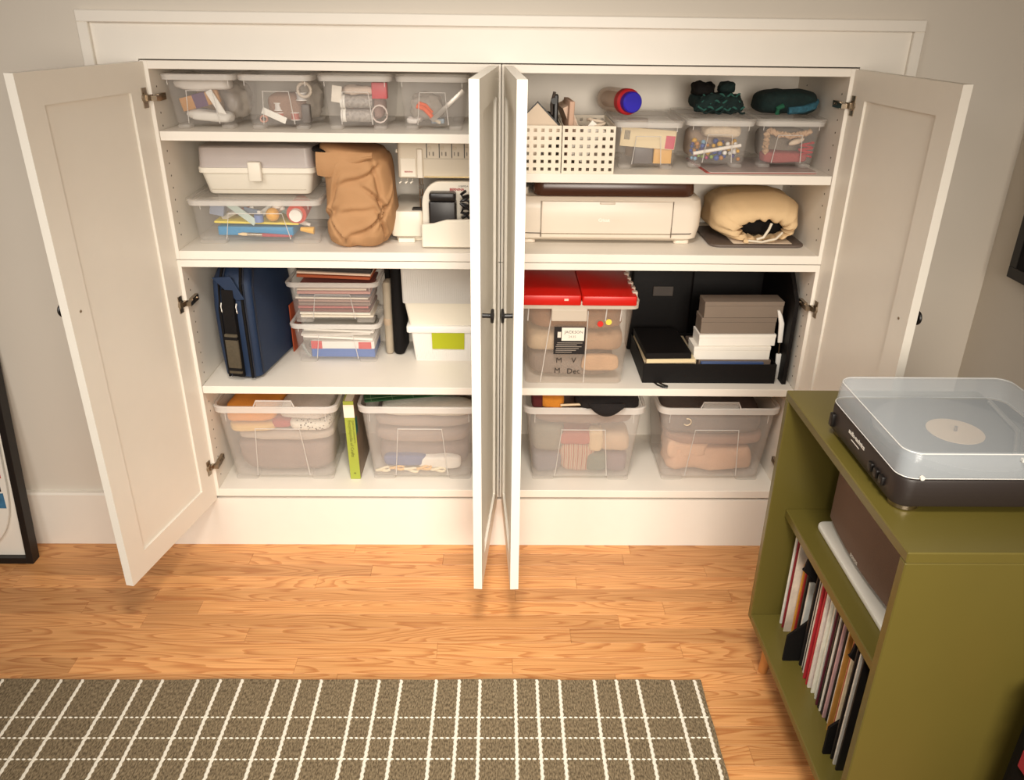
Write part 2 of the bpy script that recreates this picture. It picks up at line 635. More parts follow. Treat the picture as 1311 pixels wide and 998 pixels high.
# ------------------------------------------------------------------ record console with turntable
CX0, CX1, CY0, CY1, CZ0, CZ1 = 0.658, 1.10, -1.117, -0.505, 0.149, 0.805
con = thing('record_console', 'olive green painted record console on short wooden legs, open front shelves', 'console', (CX0, CY0, 0))
k = lambda b: b
MB().box(0, CX1 - CX0, 0, CY1 - CY0, CZ1 - CZ0 - 0.021 + CZ0, CZ1).build('top_panel', GREEN, con, bevel=0.002)
MB().box(0, CX1 - CX0, 0, 0.021, CZ0, CZ1 - 0.021).build('side_panel', GREEN, con, bevel=0.002)
MB().box(0, CX1 - CX0, CY1 - CY0 - 0.021, CY1 - CY0, CZ0, CZ1 - 0.021).build('side_panel', GREEN, con, bevel=0.002)
MB().box(0, CX1 - CX0, 0.021, CY1 - CY0 - 0.021, CZ0, CZ0 + 0.021).build('bottom_panel', GREEN, con, bevel=0.002)
MB().box(0.04, CX1 - CX0 - 0.008, 0.021, CY1 - CY0 - 0.021, 0.473, 0.496).build('shelf', GREEN, con, bevel=0.002)
MB().box(CX1 - CX0 - 0.008, CX1 - CX0, 0.021, CY1 - CY0 - 0.021, CZ0 + 0.021, CZ1 - 0.021).build('back_panel', GREEN, con)
for lx, sx in ((0.055, -1), (CX1 - CX0 - 0.055, 1)):
    for ly, sy in ((0.055, -1), (CY1 - CY0 - 0.055, 1)):
        MB().cyl((lx, ly, CZ0), (lx + sx * 0.008, ly + sy * 0.008, 0.0), 0.016, 0.012, 16).build('leg', WOODLEG, con, smooth=True)

# turntable
TTX0, TTX1, TTY0, TTY1 = 0.680, 1.035, -1.005, -0.684
tt = thing('turntable', 'black record player under a clear dust cover, on the olive console', 'turntable', ((TTX0 + TTX1) / 2, (TTY0 + TTY1) / 2, CZ1))
hw, hd = (TTX1 - TTX0) / 2, (TTY1 - TTY0) / 2
PLINTH = mat('plinth_black', '2b2320', 0.45, bump=0.05, bscale=400)
LIDC = clear('dust_cover', 'd6dde2', 0.29, 0.12)
MB().rbox(-hw, hw, -hd, hd, 0.012, 0.068, 0.03, 0.006, 6).build('plinth', PLINTH, tt, smooth=True)
for sx in (-1, 1):
    for sy in (-1, 1):
        MB().lathe([(0.024, 0), (0.026, 0.002), (0.026, 0.009), (0.02, 0.0125)], 20, Matrix.Translation((sx * (hw - 0.034), sy * (hd - 0.034), 0))).build('foot', METAL, tt, smooth=True)
# dust cover: thin shell
lid = MB()
zt0, zt1 = 0.070, 0.118
rings = [rr(2 * hw - 0.002, 2 * hd - 0.002, 0.03, zt0, 6), rr(2 * hw - 0.008, 2 * hd - 0.008, 0.03, zt1 - 0.004, 6), rr(2 * hw - 0.014, 2 * hd - 0.014, 0.028, zt1, 6)]
inner = [rr(2 * hw - 0.018, 2 * hd - 0.018, 0.026, zt1 - 0.003, 6), rr(2 * hw - 0.013, 2 * hd - 0.013, 0.027, zt1 - 0.007, 6), rr(2 * hw - 0.008, 2 * hd - 0.008, 0.027, zt0, 6)]
lid.loft(rings, False, True)
lid.loft(inner, True, False)
lid.build('dust_cover', LIDC, tt, smooth=True)
MB().tube([p for p in rr(2 * hw - 0.011, 2 * hd - 0.011, 0.03, zt1 - 0.0025, 6)], 0.0011, 6, True).build('cover_edge', clear('edge_clear', 'f4f2ee', 0.75), tt, smooth=True)
MB().tube([p for p in rr(2 * hw - 0.002, 2 * hd - 0.002, 0.03, zt0, 6)], 0.0009, 6, True).build('cover_lip', clear('edge_clear', 'f4f2ee', 0.75), tt, smooth=True)
plat = MB().cyl((-0.01, -0.01, 0.068), (-0.01, -0.01, 0.080), 0.145, n=48).build('platter', mat('platter_grey', '4d4a48', 0.5), tt, smooth=True)
MB().cyl((-0.01, -0.01, 0.080), (-0.01, -0.01, 0.0815), 0.143, n=48).build('slipmat', mat('slipmat', '6e6b68', 0.9), plat)
MB().cyl((-0.01, -0.01, 0.0815), (-0.01, -0.01, 0.0825), 0.05, n=40).build('record_label', mat('cream_disc', 'e8c9a4', 0.7), plat)
MB().cyl((-0.01, -0.01, 0.082), (-0.01, -0.01, 0.092), 0.003, n=10).build('spindle', METAL, plat)
MB().tube([(0.12, 0.11, 0.085), (0.10, -0.02, 0.088), (0.05, -0.10, 0.087)], 0.0045).build('tonearm', mat('silver_grey', 'b8b4ae', 0.3, metal=0.8), tt, smooth=True)
for i, ly in enumerate((-0.062, -0.085, -0.108)):
    MB().rbox(-hw - 0.007, -hw + 0.004, ly - 0.0075, ly + 0.0075, 0.028, 0.045, 0.003, 0.002).build('button', BLACK, tt, smooth=True)
MB().rbox(-hw - 0.008, -hw + 0.004, 0.118, 0.132, 0.022, 0.05, 0.003, 0.002).build('start_button', BLACK, tt, smooth=True)
PRN = mat('print_white', 'e8e2d8', 0.6)
RL = (math.pi / 2, 0, -math.pi / 2)
text('maker_lettering', 'audio-technica', 0.0125, PRN, tt, (-hw - 0.0006, 0.052, 0.046), RL, bold=0.0003)
MB().box(-hw - 0.0006, -hw + 0.001, 0.0, 0.036, 0.037, 0.0385).build('model_line', PRN, tt)
MB().rbox(0.02, 0.05, -hd - 0.003, -hd + 0.006, 0.104, 0.11, 0.002, 0.001).build('cover_tab', clear('edge_clear', 'f4f2ee', 0.75), tt)
MB().cyl((-hw + 0.036, -hd + 0.001, 0.073), (-hw + 0.036, -hd - 0.004, 0.073), 0.004, n=10).build('cover_stop', PRN, tt, smooth=True)

# loudspeaker on a white slab
MB_ = MB().rbox(-0.14, 0.15, -0.19, 0.19, 0, 0.012, 0.02, 0.003, 4)
slab = MB_.build('white_board', mat('slab_white', 'ece6da', 0.5), None, smooth=True, loc=(0.885, -0.785, 0.4964))
tag(slab, 'thin white board lying under the brown-grey loudspeaker in the console', 'board')
sp = thing('loudspeaker', 'brown-grey loudspeaker with a gently bowed grille standing on a white board', 'speaker', (0.865, -0.775, 0.5087))
rings = []
for z, q in ((0, 0.014), (0.008, 0.008), (0.018, 0), (0.21, 0), (0.246, 0.006), (0.252, 0.016)):
    pts = []
    for i in range(13):
        a = -1 + 2 * i / 12
        pts.append((-0.105 + 0.012 * a * a + q, 0.172 * -a, z))
    pts += [(0.12 - q * 0.5, -0.165, z), (0.12 - q * 0.5, 0.165, z)]
    rings.append(pts)
GRILLE = mat('grille_brown', '82695a', 0.85, var=0.1, vscale=400, bump=0.3, bscale=900)
MB().loft(rings[2:], True, True).build('grille', GRILLE, sp, smooth=True)
MB().loft([[(x + 0.004, y * 0.99, z) for x, y, z in rings[0]], [(x + 0.004, y * 0.99, z) for x, y, z in rings[1]], [(x + 0.003, y * 0.995, z + 0.0) for x, y, z in rings[2]]], True, True).build('base', BLACK, sp, smooth=True)
text('maker_lettering', 'SONOS', 0.011, PRN, sp, (-0.1068, 0.02, 0.021), (math.radians(90), 0, -math.pi / 2), bold=0.0002)

# black record dividers and the record sleeves
def divider(y, lab):
    poly = [(0.688, CZ0 + 0.021), (0.688, 0.245)]
    for i in range(11):
        a = math.pi * (0.5 - i / 10 * 1.0)
        poly.append((0.692 + 0.0 + 0.045 * math.cos(a) * 0 + 0.062 * math.sin(math.pi * i / 10), 0.25 + 0.19 * i / 10))
    poly += [(0.696, 0.445), (0.70, 0.469), (1.0, 0.469), (1.0, CZ0 + 0.021)]
    o = MB().prism([(x - 0.84, z - (CZ0 + 0.021)) for x, z in poly], -0.003, 0.003, 'y').build('record_divider', BLACKM, None, loc=(0.84, y, CZ0 + 0.0213))
    tag(o, lab, 'divider')
divider(-0.690, 'black curved divider board beside the few records at the wall end of the console')
divider(-0.960, 'black curved divider board after the long row of records')
SL = ['e9e3d8', 'b3262c', '1c1716', 'dcd3c2', '9c1f2c', 'efe9dd', 'b98a48', '262020', 'd8cdb8', '7c2430', 'e7e2da', '2f2a33', 'c9b896', '4a2a2a', 'e3ddd0', 'a8936a']
FAR = [('efe8dc', 0.005), ('8f2a30', 0.004), ('e3d6c4', 0.004), ('d89a3c', 0.003), ('a52a26', 0.004), ('1d1817', 0.007), ('eee9df', 0.007)]
MID = ['161212', 'd9d0c4', '1a1515', 'e9e2d6', 'efe6da', 'b22832', 'e8dfd2', 'b92c34', 'e9e0d4', 'a62430', 'ebe4d6', 'dfe0cf', 'e9e6db', '1b1716', '5b2030', '1a1716', 'e8e0d4', '2b2426', 'c9a0a0', '191514', 'e6ddd0', '251d1e', 'b9873f', 'c99a55', 'a03a34', 'e3d2b2', 'e8dcc4']
rec_n = 0


def sleeve(y, th, col, x, lab, grp, h=0.3):
    global rec_n
    m = mat('sleeve_' + col, col, 0.55, var=0.25, vscale=60)
    o = MB().box(0, 0.305, -th / 2, th / 2, 0, h).build('record', m, None, bevel=0.0006, loc=(x, y, CZ0 + 0.0212))
    tag(o, lab, 'record', grp)
    rec_n += 1


CN = {'efe8dc': 'cream', '8f2a30': 'dark red', 'e3d6c4': 'beige', 'd89a3c': 'orange', 'a52a26': 'red', '1d1817': 'black', 'eee9df': 'white'}
y = -0.560
for i, (c, th) in enumerate(FAR):
    hh = 0.3 if i < 3 else (0.22 if i < 6 else 0.20)
    sleeve(y, th, c, 0.722 if i < 3 else 0.735, CN[c] + ' record sleeve in the small group at the wall end of the console', 'records at the wall end of the console', hh)
    y -= th + 0.0105
y = -0.703
HUES = {'1': 'black', 'e': 'pale', 'b': 'red or tan', 'd': 'pale', '5': 'dark', '2': 'dark', 'c': 'pinkish tan', 'a': 'red'}
def sleeve_colour(c):
    r_, g_, b_ = [int(c[j:j + 2], 16) for j in (0, 2, 4)]
    return 'black' if r_ < 50 else 'maroon' if r_ < 110 else 'red' if g_ < 70 else 'tan' if b_ < 110 else 'pinkish' if g_ < 170 else 'cream'


for i, c in enumerate(MID):
    th = random.choice((0.0042, 0.005, 0.006))
    nm = sleeve_colour(c)
    before = 'the far black divider' if i == 0 else 'a %s one' % sleeve_colour(MID[i - 1])
    after = 'the near black divider' if i == len(MID) - 1 else 'a %s one' % sleeve_colour(MID[i + 1])
    sleeve(y - th / 2, th, c, 0.722 + random.uniform(-0.004, 0.006), '%s record sleeve between %s and %s in the long row' % (nm, before, after), 'records in the long row')
    y -= th + 0.0038
for i, (c, n) in enumerate((('1a1615', 'black'), ('d9d3c8', 'pale'), ('1d1918', 'black'))):
    sleeve(-0.973 - i * 0.014, 0.005, c, 0.70, n + ' record sleeve leaning between the last divider and the console side', n + ' records at the near console side')

# ------------------------------------------------------------------ framed deck leaning at the left, black frame on the right wall
fr = thing('picture_frame', 'black framed white picture of a collaged board, leaning on the wall by the floor', 'picture frame',
           (-1.66, -0.105, 0.0), rot=(math.radians(-6.5), 0, 0))
FB = mat('frame_black', '120d0b', 0.5)
fw, fh, fd = 0.205, 0.78, 0.038
for (x0, x1, z0, z1) in ((-fw, -fw + 0.02, 0, fh), (fw - 0.02, fw, 0, fh)):
    MB().box(x0, x1, 0, fd, z0, z1).build('side_rail', FB, fr, bevel=0.001)
for (z0, z1) in ((0, 0.02), (fh - 0.02, fh)):
    MB().box(-fw + 0.02, fw - 0.02, 0, fd, z0, z1).build('rail', FB, fr, bevel=0.001)
MB().box(-fw + 0.019, fw - 0.019, 0.022, 0.03, 0.019, fh - 0.019).build('mat_board', mat('mat_white', 'e6dfd4', 0.8), fr)
deck = []
for i in range(48):
    a = 2 * math.pi * i / 48
    sx = math.copysign(abs(math.cos(a)) ** 0.9, math.cos(a)) * 0.166
    sz = math.copysign(abs(math.sin(a)) ** 0.45, math.sin(a)) * 0.36
    deck.append((sx, 0.40 + sz))
dk = MB().prism(deck, 0.008, 0.02, 'y').build('deck', mat('deck_white', 'e9e4da', 0.4), fr, bevel=0.002)
random.seed(21)
for i, c in enumerate(['7a1d22', '2b2328', '3a6f93', '1e1a1c', 'b8433c', '546a4a', '2c3f6a', 'c9a24a', '4a4448', '8fb4c4', '6b2030', '262226']):
    z = 0.09 + i * 0.05
    x = random.uniform(0.115, 0.128) if 1 < i < 10 else 0.06
    q = [(x - 0.035, z), (x + 0.03, z + random.uniform(-0.01, 0.01)), (x + 0.028, z + 0.05), (x - 0.03, z + 0.046)]
    MB().prism(q, 0.0068, 0.0085, 'y').build('collage_patch', mat('patch_' + c, c, 0.5, var=0.5, vscale=60), dk)
random.seed(5)
wf = thing('wall_frame', 'black framed panel hanging on the right-hand wall', 'picture frame', (1.372, -0.36, 0.958))
MB().box(-0.024, 0, -0.25, 0.25, 0, 0.03).build('rail', FB, wf, bevel=0.001)
MB().box(-0.024, 0, -0.25, 0.25, 0.57, 0.6).build('rail', FB, wf, bevel=0.001)
MB().box(-0.024, 0, 0.22, 0.25, 0.03, 0.57).build('side_rail', FB, wf, bevel=0.001)
MB().box(-0.024, 0, -0.25, -0.22, 0.03, 0.57).build('side_rail', FB, wf, bevel=0.001)
MB().box(-0.022, -0.004, -0.22, 0.22, 0.03, 0.57).build('panel', BLACKM, wf)

# ------------------------------------------------------------------ clear storage bins
PLASTIC = clear('bin_plastic', 'e2dbd6', 0.085, 0.22)
PLASTIC2 = clear('bin_plastic_milky', 'e4dcd4', 0.2, 0.3)
RIMP = clear('bin_rim_plastic', 'ebe5de', 0.5, 0.25)
LIDP = clear('bin_lid_plastic', 'e6dfd6', 0.26, 0.25)


def bin_(label, cx, y0, z, wb, wt, db, dt, h, lid=False, handle=False, group='clear storage bins', rz=0, body=PLASTIC, rib=True, name='storage_bin'):
    """tapered tub on four feet; y0 is the front of its foot print"""
    cy = y0 + db / 2
    t = thing(name, label, 'storage bin', (cx, cy, z), rz, group)
    s = h / 0.25
    fh = 0.007 + 0.006 * s
    r = 0.014 + 0.01 * s
    th = 0.0018
    m = MB()
    out = [rr(wb - 0.006, db - 0.006, r, fh, 4), rr(wb, db, r, fh + 0.004, 4), rr(wt - 0.02, dt - 0.02, r * 1.1, h - 0.012, 4)]
    inn = [rr(wt - 0.02 - 2 * th, dt - 0.02 - 2 * th, r, h - 0.012, 4), rr(wb - 2 * th, db - 2 * th, r - th, fh + 0.005, 4), rr(wb - 0.01, db - 0.01, r - th, fh + 0.003, 4)]
    m.loft(out + inn, True, True)
    m.build('tub', body, t, smooth=True)
    ri = MB()
    ho = 0.008 + 0.012 * s
    o2 = [rr(wt - 0.018, dt - 0.018, r * 1.1, h - 0.010, 4), rr(wt - 0.004, dt - 0.004, r * 1.3, h - ho, 4), rr(wt, dt, r * 1.3, h - 0.003, 4), rr(wt - 0.006, dt - 0.006, r * 1.3, h, 4), rr(wt - 0.019, dt - 0.019, r * 1.1, h - 0.001, 4)]
    ri.loft(o2 + [o2[0]], False, False)
    ri.build('rim', RIMP, t, smooth=True)
    for sx in (-1, 1):
        for sy in (-1, 1):
            fx, fy = wb * 0.22, 0.03 + 0.02 * s
            cxx, cyy = sx * (wb / 2 - 0.003 - fx / 2), sy * (db / 2 - 0.003 - fy / 2)
            MB().rbox(cxx - fx / 2, cxx + fx / 2, cyy - fy / 2, cyy + fy / 2, 0, fh - 0.0003, 0.008, 0.002, 3).build('foot', PLASTIC2, t, smooth=True)
    if rib:
        def fy_(zz):
            u = (zz - fh) / (h - 0.012 - fh)
            return -(db + (dt - 0.02 - db) * u) / 2 - 0.0006
        zb_, ztp = fh + 0.004, h * 0.70
        xb, xt = wb * 0.26, wb * 0.215
        P = [(-xb, fy_(zb_), zb_), (-xt, fy_(ztp), ztp), (xt, fy_(ztp), ztp), (xb, fy_(zb_), zb_)]
        MB().tube(P, 0.0012 + 0.0006 * s, 6).build('rib', RIMP, t, smooth=True)
        for sx in (-1, 1):
            x = sx * wt * 0.40
            MB().tube([(x, fy_(h * 0.92), h * 0.94), (x, fy_(h * 0.8) - 0.001, h * 0.8)], 0.0011, 6).build('rib', RIMP, t, smooth=True)
    if lid:
        l = MB()
        l.loft([rr(wt + 0.004, dt + 0.004, r * 1.3, h + 0.0005, 4), rr(wt + 0.004, dt + 0.004, r * 1.3, h + 0.005, 4), rr(wt - 0.03, dt - 0.03, r, h + 0.006, 4),
                rr(wt - 0.036, dt - 0.036, r, h + 0.003, 4), rr(wt * 0.5, dt * 0.5, r, h + 0.0032, 4)], True, True)
        l.build('lid', LIDP, t, smooth=True)
    if handle:
        w2 = wt * 0.16
        P = [(-w2, -dt / 2 + 0.006, h), (-w2 * 0.88, -dt / 2 + 0.008, h + 0.018), (w2 * 0.88, -dt / 2 + 0.008, h + 0.018), (w2, -dt / 2 + 0.006, h)]
        MB().tube(P, 0.0026, 8).build('handle', RIMP, t, smooth=True)
        MB().box(-w2 * 0.9, w2 * 0.9, -dt / 2 + 0.0065, -dt / 2 + 0.0085, h, h + 0.016).build('handle_web', LIDP, t)
    return t


def put(name, label, cat, mesh, m, loc, rot=(0, 0, 0), group=None, smooth=True, bevel=0):
    o = mesh.build(name, m, None, smooth=smooth, bevel=bevel, loc=loc, rot=rot)
    return tag(o, label, cat, group)


def cmat(c, kind='plain'):
    if kind == 'cloth':
        return mat('cloth_' + c, c, 0.95, var=0.14, vscale=30, bump=0.6, bscale=260)
    if kind == 'paper':
        return mat('paper_' + c, c, 0.75, var=0.05)
    return mat('plain_' + c, c, 0.45)


def B(w, d, h, r=0.003, e=0.0015):
    return MB().rbox(-w / 2, w / 2, -d / 2, d / 2, 0, h, r, e)


def fold(name, label, cat, loc, w, d, h, col, seed=0, amp=0.01, group=None, rot=(0, 0, 0), m=None, freq=14):
    return put(name, label, cat, MB().blob(w / 2, d / 2, h / 2, 0.45, amp, freq, seed, 36, 14), m or cmat(col, 'cloth'), loc, rot, group)


def foldb(name, label, cat, loc, w, d, h, *a, **k):
    return fold(name, label, cat, loc, w * 1.06, d * 1.1, h, *a, **k)


def cylinder(r, L, axis='z', n=20):
    v = {'z': (0, 0, L), 'x': (L, 0, 0), 'y': (0, L, 0)}[axis]
    return MB().cyl((0, 0, 0), v, r, n=n)


rad = math.radians
ZL1, ZM, ZS2, ZBT, ZR1 = 1.2917, 0.9772, 0.5672, 0.2120, 1.1942

# ---- top left shelf: four small bins
sb = dict(wb=0.155, wt=0.194, db=0.235, dt=0.275, h=0.136)
bin_('clear bin on the top shelf next to the hinged side, holding a purple-banded packet', -0.778, 0.052, ZL1, **sb)
bin_('clear bin on the top shelf holding spools and a slanted white card', -0.582, 0.052, ZL1, **sb)
bin_('clear bin on the top shelf holding beads jars and a red box', -0.379, 0.060, ZL1, **sb, lid=True)
bin_('clear bin on the top shelf holding orange scissors and a steel rule', -0.180, 0.066, ZL1, **sb, lid=True)
z = ZL1 + 0.015
# bin 1
pk = thing('packet', 'orange brown packet with a purple band in the first top-shelf bin', 'packet', (-0.79, 0.085, z + 0.036), rot=(0, rad(-14), rad(3)))
MB().rbox(-0.052, 0.052, 0, 0.016, 0, 0.034, 0.004, 0.002).build('packet_body', cmat('b9844c'), pk, smooth=True)
MB().box(-0.016, 0.018, -0.0006, 0.0166, -0.0004, 0.0346).build('band', cmat('5a3a5c'), pk)
put('paper_strip', 'white folded paper strip standing beside the purple-banded packet', 'paper', B(0.018, 0.004, 0.07), cmat('ece6dc', 'paper'), (-0.733, 0.077, z + 0.016), (0, rad(-28), 0))
put('plastic_bag', 'clear white bag lying along the bottom of the first top-shelf bin', 'bag', MB().blob(0.06, 0.03, 0.014, 0.6, 0.008, 30, 3), cmat('d9d2c8'), (-0.776, 0.095, z), (0, rad(4), 0))
put('white_roll', 'white paper roll lying on top in the first top-shelf bin', 'roll', MB().blob(0.075, 0.03, 0.014, 0.6, 0.01, 25, 9), cmat('d6cdc3'), (-0.785, 0.10, z + 0.078), (0, 0, 0))
put('spool', 'grey spool deep in the first top-shelf bin beside the white strip', 'spool', cylinder(0.022, 0.045), cmat('8c8078'), (-0.735, 0.17, z + 0.02))
put('cardboard_piece', 'tan cardboard piece at the back of the first top-shelf bin', 'cardboard', B(0.10, 0.01, 0.08), cmat('b89a7c', 'paper'), (-0.79, 0.20, z))
put('clear_bag', 'crumpled clear bag filling the side of the first top-shelf bin', 'bag', MB().blob(0.034, 0.05, 0.045, 0.8, 0.014, 30, 17), clear('bag_clear', 'd9cdbf', 0.4, 0.3), (-0.722, 0.175, z))
# bin 2
put('white_card', 'slanted white card with small print in the second top-shelf bin', 'card', B(0.066, 0.002, 0.017), cmat('f0ebe0', 'paper'), (-0.603, 0.073, z + 0.010), (0, rad(24), 0))
for i, (x, yy, zz, r, c, lab) in enumerate(((-0.592, 0.10, 0.028, 0.012, 'd8cfc8', 'white thread spool in the second top-shelf bin'), (-0.527, 0.09, 0.055, 0.013, 'b9b3b0', 'silver thread spool in the second top-shelf bin'),
                                   (-0.59, 0.098, 0.004, 0.011, 'c07868', 'coral thread spool in the second top-shelf bin'), (-0.55, 0.10, 0.004, 0.011, 'b5695c', 'brick red thread spool in the second top-shelf bin'))):
    s = thing('thread_spool', lab, 'spool', (x, yy, z + zz), group='thread spools in the second bin')
    MB().cyl((0, 0, 0.002), (0, 0, 0.018), r, n=16).build('thread', cmat(c), s, smooth=True)
    MB().cyl((0, 0, 0), (0, 0, 0.002), r * 1.15, n=16).build('flange', cmat('e6e0d8'), s)
    MB().cyl((0, 0, 0.018), (0, 0, 0.020), r * 1.15, n=16).build('flange', cmat('e6e0d8'), s)
put('dark_box', 'small dark box standing in the second top-shelf bin', 'box', B(0.022, 0.02, 0.045), cmat('5f5650'), (-0.517, 0.088, z))
put('tape_ring', 'clear tape ring standing at the top of the second bin', 'tape', MB().tube([(0.017 * math.cos(a), 0, 0.02 + 0.017 * math.sin(a)) for a in [2 * math.pi * i / 20 for i in range(20)]], 0.004, 8, True), cmat('cbbcab'), (-0.515, 0.075, z + 0.062))
put('tan_box', 'tan box lying deep in the second top-shelf bin', 'box', B(0.08, 0.09, 0.04), cmat('a08573'), (-0.585, 0.20, z))
put('brown_pouch', 'brown pouch at the back of the second top-shelf bin', 'pouch', MB().blob(0.05, 0.04, 0.035, 0.6, 0.006, 20, 4), cmat('9a7d6c', 'cloth'), (-0.575, 0.13, z))
put('pink_coil', 'small pink coil beside the white card in the second bin', 'coil', MB().tube([(0.009 * math.cos(i * 0.6), 0.004 * math.sin(i * 0.4), 0.009 + 0.008 * math.sin(i * 0.6)) for i in range(30)], 0.0022, 6), cmat('cf9a86'), (-0.628, 0.076, z))
put('clear_bag', 'crumpled clear bag in the far half of the second top-shelf bin', 'bag', MB().blob(0.03, 0.06, 0.05, 0.8, 0.014, 30, 19), clear('bag_clear', 'd9cdbf', 0.4, 0.3), (-0.525, 0.19, z))
# bin 3
put('socket_card', 'white card with two dark dots in the third top-shelf bin', 'card', B(0.026, 0.003, 0.042), cmat('e9dfd0', 'paper'), (-0.435, 0.078, z + 0.052), (0, rad(8), 0))
put('red_box', 'red box at the top of the third top-shelf bin', 'box', B(0.04, 0.03, 0.04), cmat('c63a44'), (-0.320, 0.09, z + 0.062))
for i in range(2):
    j = thing('bead_jar', 'clear jar of grey beads with a white cap lying in the third bin', 'jar', (-0.425, 0.092, z + 0.018 + i * 0.035), rot=(0, rad(90), 0), group='bead jars in the third bin')
    MB().cyl((0, 0, 0.012), (0, 0, 0.085), 0.0165, n=18).build('jar_body', mat('grey_beads', 'a39a92', 0.5, var=0.6, vscale=160, bump=0.8, bscale=160), j, smooth=True)
    MB().cyl((0, 0, 0), (0, 0, 0.013), 0.0172, n=18).build('cap', cmat('efe9df'), j, smooth=True)
put('wire_coil', 'pale wire coil at the side of the third top-shelf bin', 'coil', MB().tube([(0.02 * math.cos(a), 0.003 * a / 6, 0.024 + 0.022 * math.sin(a)) for a in [2 * math.pi * i / 12 for i in range(30)]], 0.002, 6), cmat('d9c9bf'), (-0.322, 0.076, z))
put('pink_pouch', 'pinkish pouch deep in the third top-shelf bin', 'pouch', MB().blob(0.05, 0.05, 0.04, 0.6, 0.008, 20, 8), cmat('b99a90', 'cloth'), (-0.37, 0.18, z))
put('lace_roll', 'pale lace roll lying above the bead jars', 'lace', MB().blob(0.05, 0.03, 0.012, 0.7, 0.008, 34, 23), cmat('d8c2b0', 'cloth'), (-0.375, 0.105, z + 0.068))
# bin 4
sc_ = thing('scissors', 'scissors with orange handles leaning in the fourth top-shelf bin', 'scissors', (-0.225, 0.088, z + 0.044), rot=(0, rad(28), 0))
MB().tube([(0, 0, 0), (0.02, 0, 0.004), (0.042, 0, -0.002), (0.05, 0, -0.006)], 0.006, 8).build('handle', cmat('e8602c'), sc_, smooth=True)
MB().tube([(0.0, 0.01, 0.008), (0.02, 0.01, 0.012), (0.044, 0.01, 0.003)], 0.005, 8).build('handle', cmat('e8602c'), sc_, smooth=True)
MB().box(0.045, 0.075, 0.0, 0.004, -0.012, -0.004).build('blade', METAL, sc_)
put('steel_rule', 'long steel rule leaning diagonally in the fourth top-shelf bin', 'ruler', B(0.012, 0.0015, 0.115), mat('steel', 'b5aca2', 0.3, metal=0.6), (-0.185, 0.078, z + 0.008), (0, rad(48), 0))
put('dark_clip', 'dark metal clip on the steel rule in the fourth bin', 'clip', B(0.012, 0.006, 0.06), cmat('6d655d'), (-0.165, 0.084, z + 0.025), (0, rad(48), 0))
put('clear_bag', 'crumpled clear bag behind the scissors in the fourth top-shelf bin', 'bag', MB().blob(0.045, 0.04, 0.036, 0.8, 0.016, 28, 29), clear('bag_clear', 'd9cdbf', 0.4, 0.3), (-0.205, 0.165, z))
put('blue_case', 'small blue-grey case at the bottom of the fourth top-shelf bin', 'case', B(0.035, 0.03, 0.012), cmat('8494a0'), (-0.17, 0.105, z))
put('foil_packet', 'crumpled silver packet at the bottom of the fourth top-shelf bin', 'packet', MB().blob(0.02, 0.015, 0.008, 0.7, 0.006, 60, 2), cmat('cfc7bf'), (-0.232, 0.09, z))

# ---- second shelf left: paint bin, white box, brown bag, overlock machine
bin_('wide clear bin of paint tubes and brushes under the white handled box', -0.685, 0.078, ZM, 0.342, 0.368, 0.235, 0.275, 0.125, lid=True, rz=0.03)
z = ZM + 0.015
put('blue_tray', 'bright blue flat tray at the bottom of the paint bin', 'tray', B(0.215, 0.12, 0.024, 0.006), cmat('1c86b8'), (-0.70, 0.175, z))
put('yellow_folder', 'yellow edged folder lying over the blue tray', 'folder', B(0.24, 0.12, 0.006), cmat('e8d24a'), (-0.695, 0.176, z + 0.032), (0, rad(1), 0))
br = thing('paint_brush', 'paint brush with red handle lying in front of the blue tray', 'brush', (-0.738, 0.098, z + 0.008), rot=(0, rad(92), 0))
MB().cyl((0, 0, 0.02), (0, 0, 0.062), 0.005, 0.0055, 12).build('ferrule', METAL, br, smooth=True)
MB().cyl((0, 0, 0.062), (0, 0, 0.145), 0.0055, 0.003, 12).build('handle', cmat('a23340'), br, smooth=True)
MB().loft([rr(0.004, 0.006, 0.0015, -0.006), rr(0.009, 0.009, 0.003, 0.008), rr(0.0085, 0.0085, 0.004, 0.0195)]).build('bristles', cmat('e3c79a'), br, smooth=True)
put('yellow_brush', 'mustard handled flat brush at the side of the paint bin', 'brush', MB().cyl((0, 0, 0), (0.038, 0, 0), 0.006, 0.011, 12), cmat('e0aa3c'), (-0.568, 0.105, z + 0.022), (0, rad(6), 0))
random.seed(3)
TUB = [('c9c3bc', 'pale grey'), ('9a6b62', 'brown pink'), ('7b8aa0', 'grey blue'), ('d8d4cc', 'white'), ('b09a86', 'tan'), ('8aa09a', 'grey green'), ('e0d8ce', 'cream')]
for i, (c, nm) in enumerate(TUB):
    x = -0.80 + i * 0.033
    p_ = thing('paint_tube', nm + ' paint tube lying on the yellow folder in the paint bin', 'paint tube', (x, 0.145 + 0.02 * (i % 2), z + 0.042 + 0.012 * (i % 3)), rot=(0, rad(random.uniform(50, 120)), rad(random.uniform(-20, 20))), group='paint tubes in the bin')
    MB().loft([rr(0.018, 0.002, 0.0008, 0), rr(0.015, 0.011, 0.005, 0.03), rr(0.013, 0.013, 0.006, 0.045)]).build('tube_body', cmat(c), p_, smooth=True)
    MB().cyl((0, 0, 0.045), (0, 0, 0.056), 0.005, n=10).build('cap', cmat('efe9df'), p_, smooth=True)
put('yellow_ball', 'yellow round paint pot in the paint bin', 'paint pot', MB().blob(0.019, 0.019, 0.019, 1, 0, 1, 0), cmat('e6a83a'), (-0.645, 0.112, z + 0.042))
put('blue_pot', 'small blue paint pot beside the yellow one', 'paint pot', cylinder(0.013, 0.02), cmat('6d84b8'), (-0.685, 0.112, z + 0.040))
